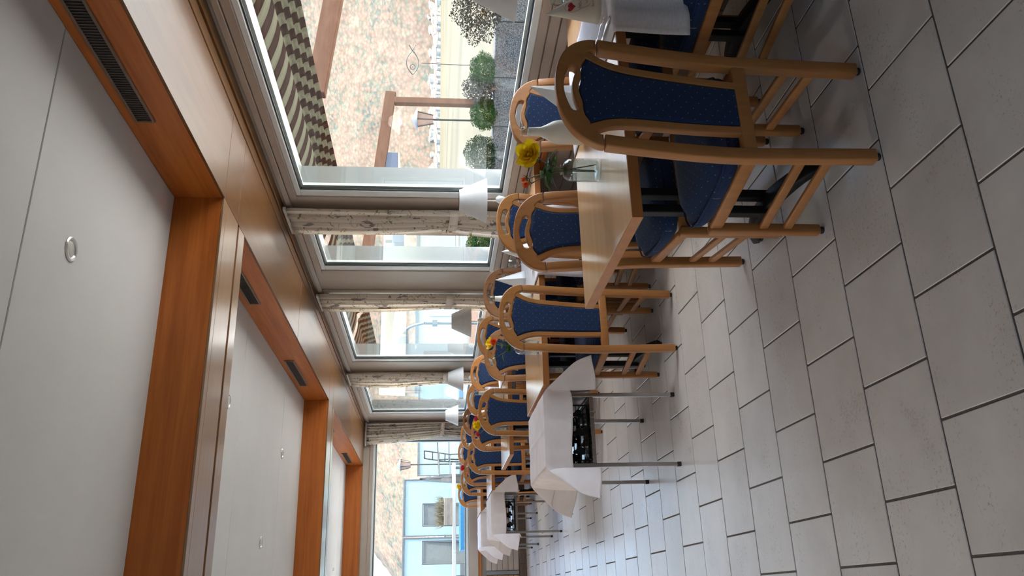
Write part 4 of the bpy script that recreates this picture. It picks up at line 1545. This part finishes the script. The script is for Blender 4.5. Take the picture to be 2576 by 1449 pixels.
def awning(label, y0, y1, dz=0.0):
    """drop-arm awning: striped underside, then a gathered valance whose folds offset the stripes"""
    t = thing('awning', label, 'awning', (XO, y0, 2.6), group='striped terrace awnings')
    P = 0.205
    prof = catmull([(0.02, -0.055), (0.14, -0.125), (0.32, -0.205), (0.48, -0.250), (0.60, -0.262)], 4)
    rows = [prof]
    x, z = prof[-1]
    for k in range(4):
        rows.append([(x + 0.002, z + 0.010), (x + 0.026, z + 0.004), (x + 0.045, z - 0.010), (x + 0.052, z - 0.032)])
        x, z = x + 0.047, z - 0.029
    n = int((y1 - y0) / (P / 2))
    for ri, r in enumerate(rows):
        parts = {0: MB(), 1: MB()}
        for i in range(n):
            a, b_ = i * P / 2, (i + 1) * P / 2
            c = (i + ri) % 2
            vs, fs = [], []
            for (px, pz) in r:
                vs += [(px, a, pz + dz), (px, b_, pz + dz)]
            for k in range(len(r) - 1):
                fs.append((2 * k, 2 * k + 1, 2 * k + 3, 2 * k + 2))
            parts[c].add(vs, fs)
        for c, mname in ((0, 'awning_brown'), (1, 'awning_cream')):
            o = obj('brown_stripes' if c == 0 else 'cream_stripes', parts[c], mname, t, smooth=70, recalc=False)
            md = o.modifiers.new('thickness', 'SOLIDIFY')
            md.thickness = 0.002
            o['kind'] = 'stuff'
    obj('roller_case', MB().box(0.004, 0.09, 0, n * P / 2, -0.052, 0.05), 'outer_white', t, bevel=0.01)
    return t


awning('brown and cream striped awning outside the largest window', -3.6, 7.05)
awning('brown and cream striped awning outside the third window', 7.15, 9.9)
awning('brown and cream striped awning outside the fourth window', 10.0, 12.7)

pg = thing('pergola', 'brown wooden pergola rafters and post on the terrace', 'pergola', (7.0, 5.8, -0.1))
for y in (5.80, 10.39, 15.0):
    r = obj('rafter', MB().beam((0.15, y - 5.8, 2.049 + 0.1 - 0.015), (-3.05, y - 5.8, 2.049 + 0.1 + 0.305), 0.09, 0.16), 'pergola_wood', pg, bevel=0.006, segs=1)
for y in (10.39, 15.0):
    obj('post', MB().box(-0.05, 0.05, y - 5.85, y - 5.75, 0, 2.07), 'pergola_wood', pg, bevel=0.006, segs=1)


def heater(label, x, y, z):
    t = thing('terrace_heater', label, 'heater', (x, y, z), group='dark hooded terrace heaters')
    obj('hood', MB().prism([(-0.16, -0.10), (0.16, -0.10), (0.16, 0.06), (0.11, 0.11), (-0.12, 0.11), (-0.16, 0.07)], 'y', -0.30, 0.30), 'heater_navy', t, bevel=0.01)
    obj('rim', MB().box(-0.165, 0.165, -0.305, 0.305, -0.116, -0.101), 'heater_rim', t, bevel=0.004, segs=1)
    obj('bracket', MB().box(-0.02, 0.02, -0.02, 0.02, 0.11, 0.24), 'iron_dark', t)
    return t


heater('dark hooded heater under the pergola at the edge of the big window', 5.95, 10.66, 2.00)
heater('dark hooded heater under the pergola seen in the narrow window', 6.0, 13.25, 2.0)

# low granite wall with blocks
gw = thing('granite_wall', 'low grey granite wall along the terrace edge', 'wall', (7.8, 9.57, -0.1))
d = Vector((5.18 - 7.8, 11.9 - 9.57, 0))
Lw = d.length
ang = math.atan2(d.y, d.x)
gw.rotation_euler = (0, 0, ang)
k = -3.4
while k < Lw + 1.2:
    L = random.uniform(0.72, 0.95)
    obj('granite_block', MB().box(k, k + L - 0.012, -0.36, 0.0, 0.0, 0.60 + random.uniform(-0.006, 0.006)), 'granite', gw, bevel=0.012, segs=1)
    k += L


def bush(name, label, cat, loc, rx, ry, rz, n, leaf_sz, mat, seed, stem=True, fill=0.55, group=None):
    rnd = random.Random(seed)
    t = thing(name, label, cat, loc, group=group)
    mb = MB()
    for _ in range(n):
        while True:
            p = Vector((rnd.uniform(-1, 1), rnd.uniform(-1, 1), rnd.uniform(-1, 1)))
            if p.length < 1 and p.length > fill:
                break
        k = 1 + 0.10 * sin(p.x * 7 + seed) * sin(p.y * 6) + 0.06 * sin(p.z * 9)
        c = Vector((p.x * rx * k, p.y * ry * k, rz + p.z * rz * k))
        a, b_ = rnd.uniform(0, 6.28), rnd.uniform(-0.9, 0.9)
        u = Vector((cos(a) * cos(b_), sin(a) * cos(b_), sin(b_)))
        w = u.cross(Vector((rnd.uniform(-1, 1), rnd.uniform(-1, 1), rnd.uniform(-1, 1)))).normalized()
        s = leaf_sz * rnd.uniform(0.6, 1.3)
        mb.add([c - u * s, c + w * s * 0.45, c + u * s, c - w * s * 0.45], [(0, 1, 2, 3)])
    obj('foliage', mb, mat, t, recalc=False)
    if stem:
        st = MB()
        for k in range(5):
            a = 2 * pi * k / 5
            st.tube([(0, 0, 0), (0.25 * rx * cos(a), 0.25 * ry * sin(a), rz * 0.6), (0.6 * rx * cos(a), 0.6 * ry * sin(a), rz * 1.3)], [0.02 * rx * 2, 0.014 * rx * 2, 0.006 * rx * 2], 5)
        obj('branches', st, 'bark', t)
    return t


bush('pine_shrub', 'bare dark twiggy pine shrub, largest on the granite wall', 'shrub', (7.75, 9.15, 0.42), 0.52, 0.46, 0.36, 4200, 0.020, 'bush_dry', 2, fill=0.3)
bush('box_shrub', 'round clipped green box shrub beneath the wire fish', 'shrub', (7.35, 10.05, 0.46), 0.27, 0.27, 0.20, 7000, 0.013, 'bush_green', 3, group='green shrubs on the wall')
bush('plume_grass', 'grey feathery plume grass between two shrubs', 'grass', (7.12, 10.18, 0.46), 0.22, 0.22, 0.26, 1600, 0.022, 'plume_grey', 4, fill=0.1, group=None)
bush('box_shrub', 'green shrub behind the pergola post', 'shrub', (6.85, 10.45, 0.44), 0.25, 0.25, 0.20, 6000, 0.014, 'bush_green', 5, group='green shrubs on the wall')
bush('box_shrub', 'tall dark green shrub between lantern and window frame', 'shrub', (6.42, 10.88, 0.40), 0.28, 0.28, 0.26, 7000, 0.014, 'bush_dark', 6, group='green shrubs on the wall')
bush('box_shrub', 'light green shrub seen through the narrow window', 'shrub', (5.25, 11.75, 0.42), 0.34, 0.34, 0.22, 7000, 0.016, 'bush_green', 7, group='green shrubs on the wall')

# lantern on a pole
def lantern(label, loc, h, s=1.0, group='terrace lanterns'):
    t = thing('lantern_post', label, 'lantern', loc, group=group)
    obj('pole', MB().tube([(0, 0, 0), (0, 0, h)], 0.016 * s, 8), 'iron_dark', t, smooth=60)
    b0, b1, hh = 0.075 * s, 0.13 * s, 0.24 * s
    body = obj('glass_body', MB().lathe([(b0, h), (b1 * 0.98, h + hh)], 6), 'lantern_glass', t)
    fr = MB()
    for k in range(6):
        a = 2 * pi * k / 6
        fr.tube([(b0 * cos(a), b0 * sin(a), h), (b1 * cos(a), b1 * sin(a), h + hh)], 0.009 * s, 5)
    obj('ribs', fr, 'iron_dark', body)
    obj('cap', MB().lathe([(b1 * 1.35, h + hh), (b1 * 1.3, h + hh + 0.012), (b1 * 0.5, h + hh + 0.06 * s), (0.0, h + hh + 0.10 * s)], 12), 'grey_metal', t, smooth=40)
    return t


lantern('six-sided lantern on a pole behind the granite wall', (7.0, 10.86, -0.1), 1.50)
lantern('small lantern on a pole seen through the far window', (2.53, 16.2, -0.1), 1.92, 0.8)

# wire fish on a wire stem
wf = thing('wire_fish', 'bent wire fish ornament on a thin stem above the box shrub', 'garden ornament', (7.3, 9.85, 0.5))
fish = catmull([(0, 0, -0.17), (0.0, 0.09, -0.02), (0, 0.02, 0.17), (0, -0.06, 0.24)], 5)
wire = MB().tube([(0, 0, 0.0), (0, 0.02, 0.5), (0, 0, 1.07)], 0.006, 5)
obj('stem', wire, 'iron_dark', wf)
w = MB()
c0 = Vector((0, 0, 1.20))
dirs = Vector((0.55, -0.62, 0)).normalized()
up1 = []
up2 = []
for k in range(17):
    t_ = -1 + 2.5 * k / 16
    x_ = t_ * 0.17
    y_ = 0.088 * (1 - t_ * t_) if t_ < 1 else -0.10 * (t_ - 1)
    up1.append(tuple(c0 + dirs * x_ + Vector((0, 0, y_))))
    up2.append(tuple(c0 + dirs * x_ - Vector((0, 0, y_))))
w.tube(up1, 0.007, 5)
w.tube(up2, 0.007, 5)
obj('outline', w, 'iron_dark', wf)
w = MB()
eye = [tuple(c0 + dirs * (-0.06 + 0.035 * cos(a * 0.4)) + Vector((0, 0, 0.035 * sin(a * 0.4)))) for a in range(17)]
w.tube(eye, 0.006, 5)
obj('eye', w, 'iron_dark', wf)
o = obj('pupil', MB().lathe([(0.0, -0.015), (0.015, 0), (0.0, 0.015)], 8), 'bark', wf)
o.location = c0 + dirs * -0.06

# curved grey street lamp outside the third window
sl = thing('street_lamp', 'grey street lamp with a curved arm outside the third window', 'street lamp', (6.1, 18.1, -0.1))
path = catmull([(0, 0, 0), (0, 0, 1.55), (0, 0.0, 1.72), (-0.03, 0.16, 2.02), (-0.09, 0.42, 2.20)], 6)
obj('pole', MB().tube(path, 0.033, 10), 'grey_metal', sl, smooth=60)
hd = MB().prism([(0.0, -0.10), (0.42, -0.12), (0.42, 0.13), (0.36, 0.15), (0.06, 0.10), (0.0, 0.06)], 'x', -0.12, 0.12)
hm = Matrix.Translation((-0.09, 0.42, 2.20)) @ Matrix.Rotation(radians(20), 4, 'Z')
hd.v = [tuple(hm @ Vector(p_)) for p_ in hd.v]
obj('head', hd, 'grey_metal', sl, bevel=0.015)
obj('clamp', MB().box(-0.05, 0.05, -0.10, 0.10, 1.40, 1.52), 'grey_metal', sl)

# white neighbouring house with flat panels and an orange wall seen through the middle windows
nb = thing('neighbour_house', 'pale washed-out house wall beyond the terrace seen through the third window', 'building', (7.6, 20.5, -0.1))
obj('wall', MB().box(-2.6, 3.0, 0, 0.3, 0.0, 1.95), 'neighbour_white', nb)
obj('upper_rail', MB().box(-2.6, 3.0, -0.06, 0.0, 1.90, 1.97), 'grey_metal', nb)
obj('plinth', MB().box(-2.6, 3.0, -0.10, -0.001, 0.0, 0.55), 'terracotta', nb)
for k in range(3):
    wdw = obj('window', MB().box(-2.2 + k * 1.7, -1.3 + k * 1.7, -0.03, -0.001, 0.9, 1.6), 'frosted_screen', nb)
    obj('window_frame', MB().box(-2.25 + k * 1.7, -1.25 + k * 1.7, -0.045, -0.031, 0.82, 0.88), 'sash_white', wdw)

# ------------------------------------------------------------------ terrace beyond the far window
sc = thing('glass_windscreen', 'pale frosted glass windscreen on the far terrace', 'windscreen', (0, 16.6, -0.1), group=None)
for x0, x1, z1 in ((-1.35, 1.18, 2.05), (1.20, 2.30, 2.05), (2.36, 4.6, 1.78)):
    p = obj('screen_pane', MB().box(x0 + 0.02, x1 - 0.02, -0.004, 0.004, 0.95, z1 - 0.02), 'frosted_screen', sc)
    f = MB()
    f.box(x0, x1, -0.02, 0.02, z1 - 0.02, z1 + 0.02)
    f.box(x0, x0 + 0.02, -0.02, 0.02, 0.9, z1 - 0.02)
    f.box(x1 - 0.02, x1, -0.02, 0.02, 0.9, z1 - 0.02)
    f.box(x0, x1, -0.025, 0.025, 0.86, 0.95)
    obj('pane_frame', f, 'grey_metal', p, bevel=0.003, segs=1)
obj('footing', MB().box(-1.35, 4.6, -0.05, 0.05, 0.0, 0.86), 'outer_white', sc)


def sling_chair(label, loc, rz):
    t = thing('patio_chair', label, 'patio chair', loc, rz, group='grey sling patio chairs')
    w = 0.20
    for s in (-1, 1):
        obj('side_frame', MB().tube(catmull([(s * w, 0.26, 0.0), (s * w, 0.22, 0.42), (s * w, -0.20, 0.44), (s * w, -0.30, 0.92), (s * w, -0.33, 1.55)], 4), 0.014, 8), 'grey_metal', t, smooth=60)
        obj('leg', MB().tube([(s * w, -0.22, 0.44), (s * w, -0.34, 0.0)], 0.014, 8), 'grey_metal', t, smooth=60)
        obj('arm_rest', MB().tube(catmull([(s * w, 0.22, 0.42), (s * (w + 0.03), 0.22, 0.70), (s * (w + 0.03), -0.22, 0.72)], 4), 0.013, 8), 'grey_metal', t, smooth=60)
    obj('top_bar', MB().tube([(-w, -0.33, 1.55), (w, -0.33, 1.55)], 0.014, 8), 'grey_metal', t, smooth=60)
    obj('back_sling', MB().beam((0, -0.27, 0.75), (0, -0.325, 1.53), 2 * w - 0.03, 0.006, up=(0, 1, 0)), 'sling_grey', t)
    obj('seat_sling', MB().box(-w + 0.015, w - 0.015, -0.19, 0.24, 0.428, 0.436), 'sling_grey', t)
    return t


sling_chair('grey sling patio chair behind the planter box beyond the far window', (1.52, 16.0, 0.02), radians(0))
sling_chair('grey sling patio chair farthest along the far terrace, away from the planter', (0.82, 15.85, 0.02), radians(4))


def metal_chair(label, loc, rz):
    t = thing('garden_chair', label, 'garden chair', loc, rz, group='thin metal garden chairs')
    w = 0.22
    for s in (-1, 1):
        obj('side_frame', MB().tube([(s * w, -0.22, 0.0), (s * w, -0.2, 0.45), (s * w, -0.28, 0.95)], 0.014, 6), 'iron_dark', t, smooth=60)
        obj('leg', MB().tube([(s * w, 0.22, 0.0), (s * w, 0.20, 0.45)], 0.014, 6), 'iron_dark', t, smooth=60)
        obj('arm_rest', MB().tube([(s * w, 0.20, 0.45), (s * w, 0.2, 0.66), (s * w, -0.24, 0.68)], 0.012, 6), 'iron_dark', t, smooth=60)
    obj('top_bar', MB().tube([(-w, -0.28, 0.95), (w, -0.28, 0.95)], 0.014, 6), 'iron_dark', t, smooth=60)
    for q in range(3):
        obj('back_slat', MB().tube([(-w, -0.22 - 0.015 * q, 0.55 + 0.12 * q), (w, -0.22 - 0.015 * q, 0.55 + 0.12 * q)], 0.010, 6), 'iron_dark', t, smooth=60)
    obj('seat', MB().box(-w, w, -0.2, 0.2, 0.445, 0.46), 'grey_metal', t)
    return t


metal_chair('thin dark garden chair nearest the corner beyond the far window', (2.78, 16.05, 0.62), radians(75))
metal_chair('thin dark garden chair to the aisle side of the corner chair beyond the far window', (2.42, 16.0, 0.60), radians(100))
tag(obj('terrace_step', MB().box(2.0, 4.4, 15.6, 16.5, -0.1, 0.598), 'terrace_grey'), 'raised terrace step under the thin garden chairs', 'step')
tag(obj('terrace_plinth', MB().box(0.3, 1.99, 15.35, 16.5, -0.1, 0.0195), 'terrace_grey'), 'low terrace plinth under the sling chairs', 'plinth')

pb = thing('planter_box', 'woven planter box of dry heather beyond the far window', 'planter', (1.50, 15.05, 1.031))
obj('box', MB().box(-0.24, 0.24, -0.10, 0.10, 0.0, 0.15), 'weathered_wood', pb, bevel=0.008)
h = MB()
rnd = random.Random(77)
for _ in range(420):
    x, y = rnd.uniform(-0.23, 0.23), rnd.uniform(-0.09, 0.09)
    dx, dy, dz = rnd.uniform(-0.10, 0.10), rnd.uniform(-0.06, 0.06), rnd.uniform(0.06, 0.22)
    h.add([(x - 0.006, y, 0.14), (x + 0.006, y, 0.14), (x + dx, y + dy, 0.14 + dz)], [(0, 1, 2)])
obj('heather', h, 'heather', pb, recalc=False)
pt = thing('planter_table', 'grey ledge carrying the planter box', 'ledge', (1.3, 15.05, -0.1))
obj('top', MB().box(-0.95, 1.05, -0.16, 0.16, 1.07, 1.13), 'outer_white', pt, bevel=0.005, segs=1)
for s in (-0.9, 0.98):
    obj('leg', MB().box(s - 0.02, s + 0.02, -0.02, 0.02, 0, 1.07), 'grey_metal', pt)

bl = thing('blue_basin', 'bright blue basin rim outside below the far window', 'basin', (0.80, 14.2, -0.1))
bb = MB()
bb.box(0, 0.95, 0, 0.05, 0.0, 1.02)
bb.box(0, 0.05, 0.05, 0.60, 0.0, 1.02)
bb.box(0.90, 0.95, 0.05, 0.60, 0.0, 1.02)
bb.box(0.05, 0.90, 0.55, 0.60, 0.0, 1.02)
obj('rim', bb, 'pool_blue', bl, bevel=0.01)
obj('inner_lining', MB().box(0.05, 0.90, 0.05, 0.55, 0.75, 0.80), 'heater_navy', bl)
st = thing('folding_stand', 'grey wedge-shaped folding stand beyond the far window', 'stand', (1.93, 15.2, -0.1))
obj('front_leg', MB().beam((0.02, 0, 0.0), (0.17, 0, 1.72), 0.05, 0.035, up=(1, 0, 0)), 'grey_metal', st)
obj('rear_leg', MB().beam((0.32, 0.0, 0.0), (0.18, 0, 1.72), 0.05, 0.035, up=(1, 0, 0)), 'grey_metal', st)
obj('board', MB().prism([(0.05, 0.5), (0.26, 0.5), (0.175, 1.6)], 'y', -0.012, 0.012), 'weathered_wood', st)

# ------------------------------------------------------------------ lake, far shore, wooded mountain
struct(obj('lake', MB().box(60, 2600, -600, 3600, -10.5, -9.0), 'lake_water'))
g2 = struct(obj('hillside', MB().add([(9.0, -40, -0.3), (9.0, 60, -0.3), (70, 120, -9.5), (70, -40, -9.5), (-60, 24, -0.3), (-60, 130, -9.5), (9.0, 24, -0.3)], [(0, 1, 2, 3), (4, 6, 1, 2, 5)]), 'meadow', recalc=False))


def hills(name, az0, az1, r0, r1, prof, mat, n=260, m=70, seed=1):
    rnd = random.Random(seed)
    ph = [(rnd.uniform(0, 6.28), rnd.uniform(0.6, 1.0)) for _ in range(9)]

    def fn(u, v):
        az = radians(az0 + (az1 - az0) * u)
        top = prof(az0 + (az1 - az0) * u)
        dist = r0 + (r1 - r0) * v
        e = v ** 0.85
        wob = 0
        for k, (p, a) in enumerate(ph):
            f = 1.6 ** k
            wob += a / f ** 0.9 * sin(u * 9 * f + p) * cos(v * 7 * f + p * 1.7)
        z = -9.0 + (top + 9.0) * e + wob * 26 * sin(pi * min(1, v * 1.02)) + (rnd.uniform(-3.5, 3.5) if v > 0.02 else 0)
        return (dist * sin(az), dist * cos(az), z)
    return struct(obj(name, MB().grid(fn, n, m), mat, smooth=180, recalc=False))


def ridge(az):
    # metres above the room: high behind the window wall, falling towards the left of the far window
    if az < 3.2:
        e = 2.2 + max(0, az + 2) * 0.36
        e = 4.0 - (3.2 - az) * 0.85
    elif az < 12:
        e = 4.0 + (az - 3.2) * 0.55
    else:
        e = 8.8 + min(6, (az - 12) * 0.35)
    return 1 + math.tan(radians(max(0.4, e))) * 3300


hills('mountain', -6, 58, 2150, 3300, ridge, 'autumn_forest')


def meadow_fn(u, v):
    az = radians(-6 + 64 * u)
    d = 2080 + 190 * v
    return (d * sin(az), d * cos(az), -8.8 + 42 * v ** 1.3 + 5 * sin(u * 40) * v)


struct(obj('shore', MB().grid(meadow_fn, 120, 6), 'meadow', smooth=180, recalc=False))
town = MB()
rnd = random.Random(99)
for _ in range(900):
    az = radians(rnd.uniform(-4, 50))
    v = rnd.random() ** 2.0
    dd = 2085 + 170 * v
    z = -8.8 + 42 * v ** 1.3
    x, y = dd * sin(az), dd * cos(az)
    w, l, hh = rnd.uniform(5, 9), rnd.uniform(5, 10), rnd.uniform(5, 11)
    town.box(x - w, x + w, y - l, y + l, z - 3, z + hh, 0)
    town.add([(x - w - 1, y - l - 1, z + hh), (x + w + 1, y - l - 1, z + hh), (x + w + 1, y + l + 1, z + hh), (x - w - 1, y + l + 1, z + hh), (x, y - l - 1, z + hh + 4), (x, y + l + 1, z + hh + 4)],
             [(0, 4, 5, 3), (1, 2, 5, 4), (0, 1, 4), (2, 3, 5)], 1)
o = obj('lakeside_town', town, ['house_white', 'house_roof'])
o['kind'] = 'stuff'
tag(o, 'distant scatter of houses along the far lake shore', 'town')
